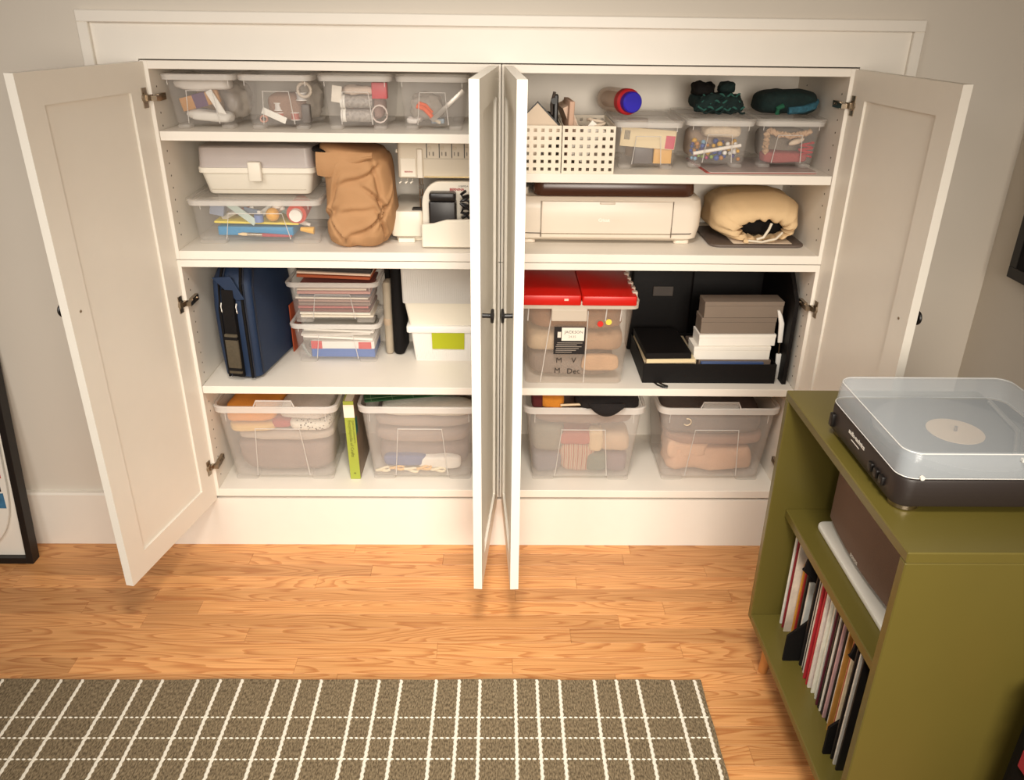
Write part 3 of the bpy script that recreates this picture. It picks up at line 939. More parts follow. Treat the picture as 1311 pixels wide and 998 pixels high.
put('white_pot', 'small white paint pot above the yellow one', 'paint pot', cylinder(0.014, 0.018), cmat('eee6da'), (-0.637, 0.135, z + 0.076))
rj = thing('paint_bottle', 'red paint bottle with a round white cap lying towards the front of the bin', 'paint bottle', (-0.578, 0.10, z + 0.060), rot=(rad(-82), 0, 0))
MB().cyl((0, 0, 0.014), (0, 0, 0.09), 0.028, n=24).build('bottle_body', cmat('cf4632'), rj, smooth=True)
MB().cyl((0, 0, 0), (0, 0, 0.0135), 0.018, n=20).build('cap', cmat('f1ece2'), rj, smooth=True)
put('grey_case', 'grey blue small case at the hinged side of the paint bin', 'case', B(0.04, 0.03, 0.03), cmat('8b93a5'), (-0.80, 0.115, z + 0.060), (0, rad(12), 0))
put('teal_card', 'pale teal card tilted across the paint tubes', 'card', B(0.09, 0.002, 0.020), cmat('bccbc2', 'paper'), (-0.735, 0.104, z + 0.058), (0, rad(38), 0))

wb_ = thing('handled_box', 'white plastic box with clear lid and front latch, on the paint bin', 'box', (-0.676, 0.205, ZM + 0.1325), 0.02)
BOXW = mat('box_white', 'e2dacb', 0.5)
w_ = MB()
w_.loft([rr(0.275, 0.17, 0.015, 0.0, 4), rr(0.283, 0.178, 0.018, 0.004, 4), rr(0.306, 0.2, 0.02, 0.058, 4), rr(0.32, 0.214, 0.022, 0.060, 4), rr(0.32, 0.214, 0.022, 0.074, 4), rr(0.306, 0.2, 0.02, 0.074, 4), rr(0.28, 0.175, 0.018, 0.008, 4)], True, True)
w_.build('box_body', BOXW, wb_, smooth=True)
l_ = MB()
l_.loft([rr(0.318, 0.212, 0.022, 0.0745, 4), rr(0.314, 0.208, 0.022, 0.082, 4), rr(0.308, 0.2, 0.02, 0.126, 4), rr(0.3, 0.192, 0.02, 0.129, 4)], False, True)
l_.loft([rr(0.312, 0.206, 0.02, 0.0745, 4), rr(0.303, 0.196, 0.02, 0.126, 4)], False, True)
l_.build('lid', clear('lid_milky', 'd6cac4', 0.55, 0.35), wb_, smooth=True)
MB().rbox(-0.018, 0.018, -0.122, -0.104, 0.040, 0.092, 0.005, 0.003).build('latch', BOXW, wb_, smooth=True)
MB().box(-0.13, 0.13, -0.0925, -0.091, 0.012, 0.0135).build('seam', mat('seam_grey', 'b8ad9c', 0.7), wb_)

# brown canvas bag, slumped
bag = thing('canvas_bag', 'slumped brown canvas bag with folded top beside the overlock machine', 'bag', (-0.402, 0.138, ZM))
TANC = mat('tan_canvas', 'b0855c', 0.85, var=0.08, vscale=14, bump=0.25, bscale=500)
R_ = []
prof = [(0.0, 0.66), (0.003, 0.76), (0.012, 0.88), (0.03, 0.95)] + [(0.03 + 0.0055 * i, 0.97 + 0.03 * min(1, i / 8)) for i in range(1, 37)] + [(0.238, 0.97), (0.250, 0.93), (0.262, 0.88), (0.268, 0.62)]
# creases: (centre angle, height, slope, depth, width, reach)
CREASE = [(-1.2, 0.075, 0.9, 0.016, 0.008, 0.55), (-1.95, 0.045, -1.1, 0.018, 0.008, 0.6), (-1.05, 0.135, -0.8, 0.014, 0.008, 0.45), (-2.1, 0.15, 1.6, 0.008, 0.010, 0.35),
          (-0.75, 0.05, -1.3, 0.016, 0.009, 0.45), (-1.3, 0.2, 0.5, 0.012, 0.008, 0.6), (-0.6, 0.12, 1.3, 0.016, 0.009, 0.4), (-2.5, 0.09, 0.4, 0.012, 0.010, 0.5), (-1.6, 0.105, 0.2, 0.007, 0.007, 0.35)]
for iz, (zz, q) in enumerate(prof):
    ring = []
    for i in range(160):
        a = 2 * math.pi * i / 160 - math.pi
        fx = math.copysign(abs(math.cos(a)) ** 0.62, math.cos(a))
        fy = math.copysign(abs(math.sin(a)) ** 0.7, math.sin(a))
        k_ = 1 + 0.07 * noise.noise(Vector((fx * 1.8 + zz * 5, fy * 1.8, zz * 8)))
        for (ca, cz, sl, dp, wd, rc) in CREASE:
            da = a - ca
            t_ = math.exp(-((zz - cz - sl * 0.1 * da) / wd) ** 2) * math.exp(-(da / rc) ** 4)
            u_ = math.exp(-((zz - cz - wd * 1.7 - sl * 0.1 * da) / wd) ** 2) * math.exp(-(da / rc) ** 4)
            k_ -= dp * 8 * t_
            k_ += dp * 3.5 * u_
        # one deep vertical valley
        k_ -= 0.10 * math.exp(-((a + 0.98 + 0.6 * (zz - 0.13)) / 0.10) ** 2) * math.exp(-((zz - 0.16) / 0.08) ** 4)
        x, y = 0.094 * q * fx, 0.118 * q * fy
        ring.append((x * k_ + 0.012 * math.sin(zz * 14), y * k_, zz if zz < 0.24 else zz - 0.01 * fx))
    R_.append(ring)
bm_ = MB().loft(R_)
bo = bm_.build('bag_body', TANC, bag, smooth=True, ang=75)
def flap(u, v):
    x = -0.088 + 0.15 * u
    y = -0.108 - 0.010 * math.sin(v * 3) - 0.006 * math.sin(u * 9)
    zz = 0.262 - v * (0.056 - 0.032 * u + 0.012 * math.sin(u * 5))
    return (x, y, zz)
fl = MB()
fl.sheet(flap, 14, 6, 0.004).build('folded_top', TANC, bag, smooth=True)
MB().tube([(-0.07, -0.1, 0.258), (-0.10, -0.06, 0.262), (-0.10, 0.02, 0.258)], 0.008).build('strap', BLACKM, bag, smooth=True)

# overlock machine
ol = thing('overlock_machine', 'white overlock sewing machine beside the brown canvas bag', 'sewing machine', (-0.17, 0.20, ZM))
OW = mat('machine_white', 'e6dccb', 0.38)
OW2 = mat('machine_cream', 'd9cdb9', 0.42)
ox, oy, oz = 0.17, -0.20, -ZM      # world -> local
def lb(x0, x1, y0, y1, z0, z1, r=0.008, e=0.004):
    return MB().rbox(x0 + ox, x1 + ox, y0 + oy, y1 + oy, z0 + oz, z1 + oz, r, e, 4)
lb(-0.312, -0.222, 0.112, 0.345, 0.992, 1.066, 0.012, 0.006).build('free_arm', OW, ol, smooth=True)
lb(-0.300, -0.03, 0.125, 0.345, ZM + 0.001, 0.993, 0.01, 0.002).build('base', OW2, ol, smooth=True)
lb(-0.224, -0.03, 0.125, 0.345, 0.992, 1.062).build('lower_body', OW2, ol, smooth=True)
lb(-0.12, -0.03, 0.22, 0.345, 1.06, 1.158).build('arm_post', OW2, ol, smooth=True)
hd_ = lb(-0.287, -0.03, 0.122, 0.33, 1.155, 1.256, 0.012, 0.006).build('head', OW2, ol, smooth=True)
lb(-0.279, -0.236, 0.1185, 0.124, 1.160, 1.211, 0.002, 0.001).build('face_cover', OW, hd_)
lb(-0.2325, -0.2165, 0.112, 0.124, 1.158, 1.236, 0.003, 0.002).build('lever', OW, hd_, smooth=True)
for x in (-0.205, -0.1705, -0.136, -0.1015):
    MB().box(x - 0.0011 + ox, x + 0.0011 + ox, 0.1212 + oy, 0.123 + oy, 1.212 + oz, 1.25 + oz).build('tension_slot', BLACK, hd_)
    MB().box(x + 0.006 + ox, x + 0.0085 + ox, 0.1214 + oy, 0.123 + oy, 1.218 + oz, 1.228 + oz).build('dial_mark', mat('grey_print', '8d8478', 0.7), hd_)
    MB().box(x + 0.016 + ox, x + 0.020 + ox, 0.1214 + oy, 0.123 + oy, 1.217 + oz, 1.228 + oz).build('dial_mark', mat('grey_print', '8d8478', 0.7), hd_)
    lb(x + 0.003, x + 0.013, 0.119, 0.123, 1.234, 1.242, 0.0015, 0.001).build('dial', OW2, hd_)
MB().box(-0.214 + ox, -0.045 + ox, 0.1208 + oy, 0.123 + oy, 1.209 + oz, 1.2102 + oz).build('seam', mat('seam_grey', 'b8ad9c', 0.7), hd_)
MB().cyl((-0.213 + ox, 0.115 + oy, 1.161 + oz), (-0.05 + ox, 0.115 + oy, 1.161 + oz), 0.0022, n=10).build('thread_bar', mat('brass_rod', 'c9b183', 0.3, metal=0.9), hd_)
RED = mat('red_print', 'a3242c', 0.6)
text('maker_lettering', 'BERNINA', 0.0056, RED, hd_, (-0.268 + ox, 0.1180 + oy, 1.1725 + oz), bold=0.0001)
MB().cyl((-0.2905 + ox, 0.13 + oy, 1.228 + oz), (-0.287 + ox, 0.13 + oy, 1.228 + oz), 0.005, n=10).build('side_knob', OW, hd_)
ch = mat('chrome', 'bfb6ab', 0.2, metal=1.0)
nd = MB()
nd.cyl((-0.228 + ox, 0.135 + oy, 1.07 + oz), (-0.228 + ox, 0.135 + oy, 1.156 + oz), 0.0025, n=8)
nd.cyl((-0.221 + ox, 0.135 + oy, 1.08 + oz), (-0.221 + ox, 0.135 + oy, 1.156 + oz), 0.002, n=8)
nd.box(-0.231 + ox, -0.217 + ox, 0.130 + oy, 0.14 + oy, 1.125 + oz, 1.136 + oz)
nd.box(-0.229 + ox, -0.22 + ox, 0.130 + oy, 0.14 + oy, 1.098 + oz, 1.105 + oz)
nd.build('needle_bar', ch, ol)
lb(-0.252, -0.222, 0.122, 0.15, 1.0662, 1.0705, 0.002, 0.001).build('needle_plate', mat('plate_dark', '3a3430', 0.4, metal=0.6), ol)
for x in (-0.279, -0.262, -0.248):
    MB().tube([(x + ox, 0.13 + oy, 1.156 + oz), (x + ox, 0.128 + oy, 1.146 + oz), (x - 0.006 + ox, 0.126 + oy, 1.141 + oz)], 0.0024).build('thread_guide', OW, ol, smooth=True)
# rounded looper cover
poly = [(-0.221, 1.02), (-0.221, 1.085)]
for i in range(9):
    a = math.pi - math.pi / 2 * i / 8
    poly.append((-0.170 + 0.051 * math.cos(a), 1.088 + 0.062 * math.sin(a)))
poly += [(-0.035, 1.150), (-0.035, 1.02)]
cv = MB().prism([(x + ox, zz + oz) for x, zz in poly], 0.104 + oy, 0.1245 + oy, 'y').build('looper_cover', OW, ol, bevel=0.002)
text('maker_lettering', 'BERNINA', 0.0098, RED, cv, (-0.143 + ox, 0.1035 + oy, 1.1265 + oz), bold=0.0003)
text('model_lettering', '1150MDA', 0.0068, mat('dark_print', '4a4440', 0.6), cv, (-0.119 + ox, 0.1035 + oy, 1.1365 + oz))
# scrap tray in front
poly = [(-0.219, ZM + 0.004), (-0.219, 1.046), (-0.2, 1.047), (-0.185, 1.048), (-0.165, 1.054), (-0.15, 1.058), (-0.03, 1.061), (-0.03, ZM + 0.004)]
tr = MB().prism([(x + ox, zz + oz) for x, zz in poly], 0.040 + oy, 0.054 + oy, 'y').build('waste_tray', OW, ol, bevel=0.003)
MB().box(-0.217 + ox, -0.03 + ox, 0.054 + oy, 0.124 + oy, 0.001, 0.012).build('tray_floor', OW2, ol)
lb(-0.293, -0.245, 0.105, 0.122, ZM + 0.0, ZM + 0.012, 0.004, 0.002).build('foot', OW, ol)
pd = thing('foot_pedal', 'black foot pedal standing in the tray of the white overlock machine', 'pedal', (-0.161, 0.079, ZM + 0.0125))
MB().rbox(-0.038, 0.038, -0.021, 0.019, 0, 0.114, 0.006, 0.003, 4).build('pedal_body', mat('pedal_black', '1f1a18', 0.35), pd, smooth=True)
MB().rbox(-0.037, 0.037, -0.018, 0.02, 0.1145, 0.138, 0.008, 0.006, 4).build('pedal_top', mat('pedal_black', '1f1a18', 0.35), pd, smooth=True)
put('power_cord', 'coiled black cord hanging by the overlock machine', 'cord', MB().tube([(0.013 * math.cos(i * 1.3), 0.004 * math.sin(i * 2.1), 0.06 + i * 0.0032 + 0.006 * math.sin(i * 1.7)) for i in range(24)], 0.0042, 8), BLACK, (-0.098, 0.082, ZM + 0.014))

# ---- third shelf left: blue bag, magazine boxes, grey bag, white ribbed boxes
NAVY = mat('navy_nylon', '152a47', 0.6, var=0.1, vscale=40, bump=0.2, bscale=700)
NAVY2 = mat('navy_trim', '151c2c', 0.6)
bb_ = thing('blue_bag', 'navy blue zipped soft case with black webbing handle, standing on edge', 'bag', (-0.752, 0.20, ZS2), rad(-9))
def bagring(zz, w, d, sh=0):
    return rr(w, d, 0.03, zz, 4, sh, 0)
MB().loft([bagring(0.001, 0.095, 0.27), bagring(0.012, 0.118, 0.30), bagring(0.10, 0.128, 0.305), bagring(0.22, 0.128, 0.305, -0.002), bagring(0.30, 0.118, 0.29, -0.004), bagring(0.34, 0.09, 0.24, -0.006), bagring(0.351, 0.05, 0.18, -0.008)]).build('bag_body', NAVY, bb_, smooth=True)
for sx in (-0.034, 0.038):
    P = [(sx, -0.1565, 0.012), (sx, -0.1575, 0.10), (sx - 0.001, -0.1575, 0.22), (sx * 0.9, -0.150, 0.30), (sx * 0.75, -0.125, 0.341), (sx * 0.6, -0.06, 0.354)]
    z_ = MB().tube(P, 0.0042, 6).build('zip', BLACKM, bb_, smooth=True)
    MB().tube([(p[0] + 0.008, p[1] - 0.0005, p[2]) for p in P], 0.0022, 6).build('piping', NAVY2, bb_, smooth=True)
MB().tube([(0.0635, -0.135, 0.02), (0.0645, -0.14, 0.15), (0.060, -0.13, 0.29), (0.05, -0.09, 0.335)], 0.003, 6).build('piping', NAVY2, bb_, smooth=True)
MB().loft([[(x, y, z) for x, y in ((-0.022, -0.152), (0.014, -0.152), (0.014, -0.166 - b), (-0.022, -0.166 - b))] for z, b in ((0.015, -0.004), (0.05, 0.004), (0.14, 0.006), (0.22, 0.003), (0.285, -0.006))]).build('webbing_handle', BLACKM, bb_, smooth=True)
pad = MB().rbox(-0.024, 0.016, -0.178, -0.168, 0.03, 0.155, 0.004, 0.003).build('grip_pad', mat('webbing_olive', '4b4232', 0.8, var=0.3, vscale=160), bb_, smooth=True)
for zz in (0.04, 0.138):
    MB().box(-0.0245, 0.0165, -0.1788, -0.1675, zz, zz + 0.009).build('band', BLACKM, pad)
for sx in (-0.028, 0.018):
    MB().tube([(sx, -0.158, 0.215), (sx + 0.003, -0.166, 0.222), (sx + 0.002, -0.166, 0.236), (sx, -0.157, 0.243)], 0.0018, 6).build('ring', PRN, bb_, smooth=True)
MB().prism([(-0.045, 0.318), (0.02, 0.255), (0.045, 0.258), (0.01, 0.325)], -0.160, -0.154, 'y').build('flap', NAVY, bb_, bevel=0.001)

mg = dict(wb=0.248, wt=0.285, db=0.165, dt=0.195, h=0.132, body=PLASTIC)
bin_('lower clear box of games and papers, beneath the magazine box', -0.512, 0.186, ZS2, **mg)
bin_('upper clear box stuffed with magazines, on the box of games', -0.512, 0.186, ZS2 + 0.1335, **mg)
z = ZS2 + 0.0125
gb = thing('game_box', 'blue game box with white and red side at the bottom of the lower clear box', 'box', (-0.502, 0.272, z))
MB().rbox(-0.095, 0.105, -0.07, 0.06, 0, 0.028, 0.002, 0.001).build('box_base', cmat('3f62a0'), gb)
MB().rbox(-0.095, 0.105, -0.0705, 0.06, 0.0282, 0.052, 0.002, 0.001).build('box_lid', cmat('dcd4cc'), gb)
MB().box(0.055, 0.0952, -0.0715, -0.07, 0.028, 0.051).build('red_patch', cmat('bf4040'), gb)
MB().box(-0.094, -0.06, -0.0715, -0.07, 0.028, 0.054).build('red_patch', cmat('bf4040'), gb)
for i, (zz, dx, c, tl) in enumerate(((0.054, 0.0, 'efe8dc', 2.5), (0.066, -0.006, 'd9d0c4', -1.5), (0.078, 0.004, 'ece5da', 2), (0.088, 0.0, 'b7b3aa', 1.0))):
    put('paper_stack', ['cream booklet lying tilted on the game box', 'grey-white booklet under the tilted papers', 'white booklet near the top of the lower clear box', 'grey sheet pad on top in the lower clear box'][i], 'booklet', B(0.22, 0.12, 0.007), cmat(c, 'paper'), (-0.512 + dx, 0.27, z + zz + 0.003), (0, rad(tl), 0))
put('grey_ring', 'curved grey cable at the side of the lower clear box', 'cable', MB().tube([(0, 0, 0.045), (0.005, -0.002, 0.03), (0.014, -0.003, 0.015), (0.022, -0.003, 0.004)], 0.005, 8), cmat('8f8f8a'), (-0.622, 0.200, z))
random.seed(11)
MAGC = [('e9dcc6', 'cream'), ('efe6d4', 'ivory'), ('7b4a40', 'brown'), ('b0605a', 'dusty red'), ('8c7468', 'taupe'), ('a8877a', 'pinkish brown'), ('e5d9c8', 'beige'), ('6f6a70', 'slate'), ('c08a80', 'rose'), ('dcc9b4', 'sand'), ('9b5a50', 'rust')]
zz = z + 0.1335
for i, (c, nm) in enumerate(MAGC):
    th = random.choice((0.005, 0.006, 0.008))
    put('magazine', nm + ' magazine lying in the upper clear box', 'magazine', B(random.uniform(0.212, 0.226), 0.145, th, 0.001, 0.0008), cmat(c, 'paper'), (-0.512 + random.uniform(-0.006, 0.006), 0.272, zz), (0, 0, rad(random.uniform(-1.2, 1.2))), 'magazines in the upper clear box')
    zz += th + 0.0033
zz = ZS2 + 0.1335 + 0.134
for i, (c, nm, tl, th) in enumerate((('a8522e', 'orange brown', 1.0, 0.008), ('e0c4ae', 'pale pink', 1.5, 0.006), ('2a2220', 'black', 2.4, 0.012), ('dccdb6', 'cream', 3.0, 0.010), ('d9632a', 'bright orange', 3.4, 0.010))):
    put('magazine', nm + ' magazine heaped on top of the upper clear box', 'magazine', B(0.225 if i < 4 else 0.06, 0.15, th, 0.001, 0.0008), cmat(c, 'paper'), (-0.505 if i < 4 else -0.40, 0.275, zz + 0.004), (0, rad(tl), rad(i * 1.5 - 3)), 'magazines heaped above the upper clear box')
    zz += th + 0.0035
put('orange_folder', 'orange red folder wedged upright between the blue bag and the clear boxes', 'folder', B(0.004, 0.09, 0.16), cmat('a0441f', 'paper'), (-0.667, 0.315, ZS2), (0, rad(0), rad(-6)))
gs = thing('grey_satchel', 'grey and black soft bag standing behind between clear box and white box', 'bag', (-0.338, 0.30, ZS2), rad(-4))
MB().rbox(-0.030, -0.004, -0.052, 0.05, 0.0, 0.245, 0.018, 0.01, 4).build('grey_side', mat('bag_grey', 'a89a86', 0.85, var=0.1, vscale=30, bump=0.3, bscale=300), gs, smooth=True)
MB().rbox(-0.003, 0.034, -0.055, 0.05, 0.0, 0.30, 0.018, 0.012, 4).build('black_side', BLACKM, gs, smooth=True)
MB().rbox(-0.0315, -0.005, -0.0535, 0.0, 0.10, 0.125, 0.012, 0.004, 4).build('patch', mat('bag_tan', 'b09a82', 0.85), gs, smooth=True)
MB().tube([(-0.02, 0.0, 0.24), (-0.014, -0.03, 0.29), (0.005, -0.045, 0.32)], 0.009, 8).build('strap', BLACKM, gs, smooth=True)

RIBW = mat('ribbed_white', 'e2ddd6', 0.6)


def ribbed(o, x0, x1, y, z0, z1, flare, n, m, nm='rib'):
    g = MB()
    for i in range(n):
        u = (i + 0.5) / n
        xb, xt = x0 + (x1 - x0) * u, (x0 - flare) + (x1 - x0 + 2 * flare) * u
        g.prism([(xb - 0.0013, z0), (xb + 0.0013, z0), (xt + 0.0013, z1), (xt - 0.0013, z1)], y - 0.0022, y + 0.0012, 'y')
    g.build('fine_ribs', m, o)['kind'] = 'stuff'


wbx = thing('ribbed_box', 'white ribbed lidded box with a lime green note on its front', 'box', (-0.165, 0.275, ZS2))
MB().loft([rr(0.208, 0.14, 0.008, 0, 3), rr(0.23, 0.15, 0.01, 0.098, 3)]).build('box_body', RIBW, wbx)
MB().rbox(-0.128, 0.128, -0.082, 0.08, 0.0985, 0.120, 0.008, 0.003).build('lid', cmat('ece8e2'), wbx, smooth=True)
ribbed(wbx, -0.1, 0.1, -0.0725, 0.004, 0.094, 0.01, 34, RIBW)
MB().prism([(-0.049, 0.044), (0.052, 0.043), (0.053, 0.098), (-0.050, 0.099)], -0.0785, -0.0765, 'y').build('lime_note', mat('lime_note', 'a9ad10', 0.8), wbx)
wb2 = thing('ribbed_box', 'white box with smooth lower half and ribbed upper half, on the lidded box', 'box', (-0.165, 0.275, ZS2 + 0.1205))
MB().loft([rr(0.238, 0.14, 0.01, 0.0, 3), rr(0.262, 0.158, 0.01, 0.076, 3)]).build('lower_half', cmat('e4dccb'), wb2)
MB().loft([rr(0.272, 0.168, 0.01, 0.0765, 3), rr(0.276, 0.168, 0.01, 0.185, 3), rr(0.29, 0.176, 0.01, 0.225, 3)]).build('upper_half', mat('ribbed_grey', 'd2cec8', 0.6), wb2)
ribbed(wb2, -0.13, 0.13, -0.0842, 0.08, 0.2, 0.002, 40, mat('ribbed_grey', 'd2cec8', 0.6))

# ---- bottom shelf left
bg = dict(wb=0.318, wt=0.382, db=0.225, dt=0.28, h=0.272, body=PLASTIC2)
bin_('large clear bin of fabric with orange cloth on top, beside the green book', -0.688, 0.058, ZBT, **bg, handle=True)
bin_('large clear bin of grey fabric with the green cutting mat on top', -0.248, 0.062, ZBT, **bg)
z = ZBT + 0.017
GX = -0.688
foldb('folded_fabric', 'grey mauve folded fabric at the bottom of the bin with orange cloth', 'fabric', (GX, 0.172, z), 0.285, 0.18, 0.115, '8d7c74', 1, 0.008)
foldb('folded_fabric', 'fluffy grey white fabric in the middle of the bin with orange cloth', 'fabric', (GX + 0.01, 0.168, z + 0.118), 0.285, 0.185, 0.032, 'b7aa9c', 5, 0.008, freq=26)
DOT = mat('dotted_cloth', 'e3dccd', 0.9)
nt = DOT.node_tree
vo = nt.nodes.new('ShaderNodeTexVoronoi'); vo.inputs['Scale'].default_value = 95
rp = nt.nodes.new('ShaderNodeValToRGB')
rp.color_ramp.elements[0].position = 0.24; rp.color_ramp.elements[0].color = lin('2a2220')
rp.color_ramp.elements[1].position = 0.28; rp.color_ramp.elements[1].color = lin('e3dccd')
tcn = nt.nodes.new('ShaderNodeTexCoord')
nt.links.new(tcn.outputs['Object'], vo.inputs['Vector'])
nt.links.new(vo.outputs['Distance'], rp.inputs[0])
nt.links.new(rp.outputs[0], nt.nodes['Principled BSDF'].inputs['Base Color'])
foldb('dotted_fabric', 'white fabric with black dots in the bin with orange cloth', 'fabric', (GX + 0.092, 0.150, z + 0.152), 0.125, 0.16, 0.036, '', 7, 0.008, m=DOT)
foldb('red_fabric', 'small red cloth among the grey fabric below the bin rim', 'fabric', (GX + 0.005, 0.115, z + 0.160), 0.06, 0.08, 0.03, 'a83a3e', 3, 0.004)
foldb('orange_fabric', 'orange cloth at the top corner of the large bin', 'fabric', (GX - 0.088, 0.165, z + 0.182), 0.155, 0.19, 0.05, 'e8973a', 2, 0.008)
foldb('yellow_fabric', 'pale yellow cloth beneath the orange cloth', 'fabric', (GX - 0.085, 0.150, z + 0.152), 0.145, 0.165, 0.026, 'dcb878', 6, 0.006)
foldb('white_fabric', 'white crumpled cloth near the rim beside the orange cloth', 'fabric', (GX + 0.078, 0.165, z + 0.194), 0.15, 0.18, 0.034, 'd4c9be', 12, 0.008)
z = ZBT + 0.017
GX = -0.248
foldb('folded_fabric', 'grey folded fabric filling the bin under the cutting mat', 'fabric', (GX, 0.19, z), 0.275, 0.155, 0.10, '7d706c', 21, 0.006)
foldb('folded_fabric', 'brown grey folded fabric in the middle of the bin under the cutting mat', 'fabric', (GX, 0.178, z + 0.104), 0.285, 0.18, 0.048, '8f7f76', 22, 0.005)
foldb('linen_fabric', 'linen grey fabric high in the bin under the cutting mat', 'fabric', (GX + 0.005, 0.185, z + 0.156), 0.295, 0.18, 0.04, '9c8c82', 24, 0.006)
foldb('white_fabric', 'white rolled cloth along the rim of the bin under the cutting mat', 'fabric', (GX + 0.02, 0.120, z + 0.203), 0.27, 0.09, 0.034, 'e4dccc', 25, 0.008)
foldb('blue_fabric', 'blue cloth low in the bin under the cutting mat', 'fabric', (GX - 0.055, 0.098, z + 0.02), 0.13, 0.035, 0.038, '4a5f8c', 26, 0.004)
foldb('white_fabric', 'white cloth low in the bin beside the blue cloth', 'fabric', (GX + 0.055, 0.095, z + 0.01), 0.13, 0.03, 0.045, 'eae4da', 27, 0.006)
for i in range(5):
    put('ribbon', 'striped cream and orange ribbon loop at the bottom of the bin', 'ribbon', MB().tube([(0.022 * math.cos(a), 0.006 * math.sin(a * 2), 0.007 + 0.004 * math.sin(a)) for a in [2 * math.pi * j / 14 for j in range(14)]], 0.0045, 6, True), cmat('e6b878' if i % 2 else 'efe0c0', 'cloth'), (GX - 0.125 + i * 0.044, 0.078, z + 0.004 + 0.006 * (i % 2)), (0, rad(8 * (i % 3 - 1)), 0), 'ribbons in the bin under the cutting mat')
# green book
bk = thing('craft_book', 'lime green spined thick book standing between the two large bins', 'book', (-0.462, 0.062, ZBT + 0.0003), rot=(0, rad(-1.0), 0))
LIME = mat('lime_cover', '9fa83e', 0.6)
MB().box(-0.016, 0.016, 0, 0.003, 0, 0.278).build('spine', LIME, bk, bevel=0.0008)
MB().box(-0.016, -0.0135, 0.003, 0.2, 0, 0.278).build('cover', LIME, bk)
cov = MB().box(0.0135, 0.016, 0.003, 0.2, 0, 0.278).build('cover', mat('cover_brown', '8a7560', 0.5, var=0.4, vscale=30), bk)
MB().box(-0.0133, 0.0133, 0.004, 0.195, 0.003, 0.274).build('pages', cmat('e9dfcb', 'paper'), bk)
MB().box(-0.0162, 0.0162, -0.0006, 0.001, 0.222, 0.266).build('title_label', cmat('eee2cc', 'paper'), bk)
MB().box(0.0158, 0.0166, 0.004, 0.03, 0.16, 0.215).build('teal_patch', cmat('1d6b62'), bk)
SPT = mat('spine_print', '6c6a2c', 0.6)
RS = Euler((math.pi / 2, math.pi / 2, 0)).to_matrix()
rs = (Matrix.Rotation(rad(90), 3, 'Y') @ Matrix.Rotation(rad(90), 3, 'X')).to_euler()
text('title_lettering', 'Encyclopedia of Crafts', 0.0145, SPT, bk, (-0.0055, -0.0008, 0.213), rs)
text('author_lettering', "MARTHA STEWART'S", 0.0085, SPT, bk, (0.0065, -0.0008, 0.213), rs)
MB().box(-0.003, 0.003, -0.0008, 0.001, 0.02, 0.024).build('publisher_mark', SPT, bk)
# cutting mat
cmx = thing('cutting_mat', 'dark green gridded cutting mat lying across the bin of grey fabric', 'cutting mat', (-0.305, 0.215, ZBT + 0.2785), rot=(rad(1), 0, rad(12)))
MB().box(-0.14, 0.17, -0.13, 0.12, 0, 0.003).build('mat_sheet', mat('mat_green', '1f4a2a', 0.6), cmx)
for i in range(5):
    MB().box(-0.12 + i * 0.065, -0.119 + i * 0.065, -0.128, 0.118, 0.003, 0.0034).build('grid_line', mat('mat_line', '8aa07a', 0.7), cmx)
for i in range(3):
    MB().box(-0.138, 0.168, -0.11 + i * 0.065, -0.109 + i * 0.065, 0.003, 0.0034).build('grid_line', mat('mat_line', '8aa07a', 0.7), cmx)

# ---- top shelf right: perforated baskets, bins
BASK = mat('basket_cream', 'e6dac6', 0.5)


def basket(label, x0, x1):
    w = x1 - x0
    h, d = 0.121, 0.24
    t = thing('perforated_basket', label, 'basket', ((x0 + x1) / 2, 0.005, ZR1), 0, 'perforated baskets on the shelf')

    def panel(nm, L, n, T, hn=6):
        g = MB()
        p = L / n
        hs = p * 0.43
        zp = h / (hn + 0.15)
        hz = zp * 0.43
        # strips between the holes
        edges = [-L / 2]
        for i in range(n):
            c = -L / 2 + (i + 0.5) * p
            edges += [c - hs / 2, c + hs / 2]
        edges.append(L / 2)
        for i in range(0, len(edges), 2):
            g.box(edges[i], edges[i + 1], 0, 0.0025, 0, h, T)
        zl = [0.0]
        for j in range(hn):
            c = (j + 0.55) * zp
            zl += [c - hz / 2, c + hz / 2]
        zl.append(h)
        for i in range(1, len(edges) - 1, 2):
            for j in range(0, len(zl), 2):
                g.box(edges[i], edges[i + 1], 0, 0.0025, zl[j], zl[j + 1], T)
        g.build(nm, BASK, t)
    panel('front_panel', w, 7, Matrix.Identity(4))
    panel('back_panel', w, 7, Matrix.Translation((0, d - 0.0025, 0)))
    panel('side_panel', d - 0.006, 12, Matrix.Translation((-w / 2 + 0.0026, d / 2, 0)) @ Matrix.Rotation(math.pi / 2, 4, 'Z'))
    panel('side_panel', d - 0.006, 12, Matrix.Translation((w / 2 - 0.0001, d / 2, 0)) @ Matrix.Rotation(math.pi / 2, 4, 'Z'))
    MB().box(-w / 2 + 0.003, w / 2 - 0.003, 0.003, d - 0.003, 0, 0.0025).build('floor_panel', BASK, t)
    return t


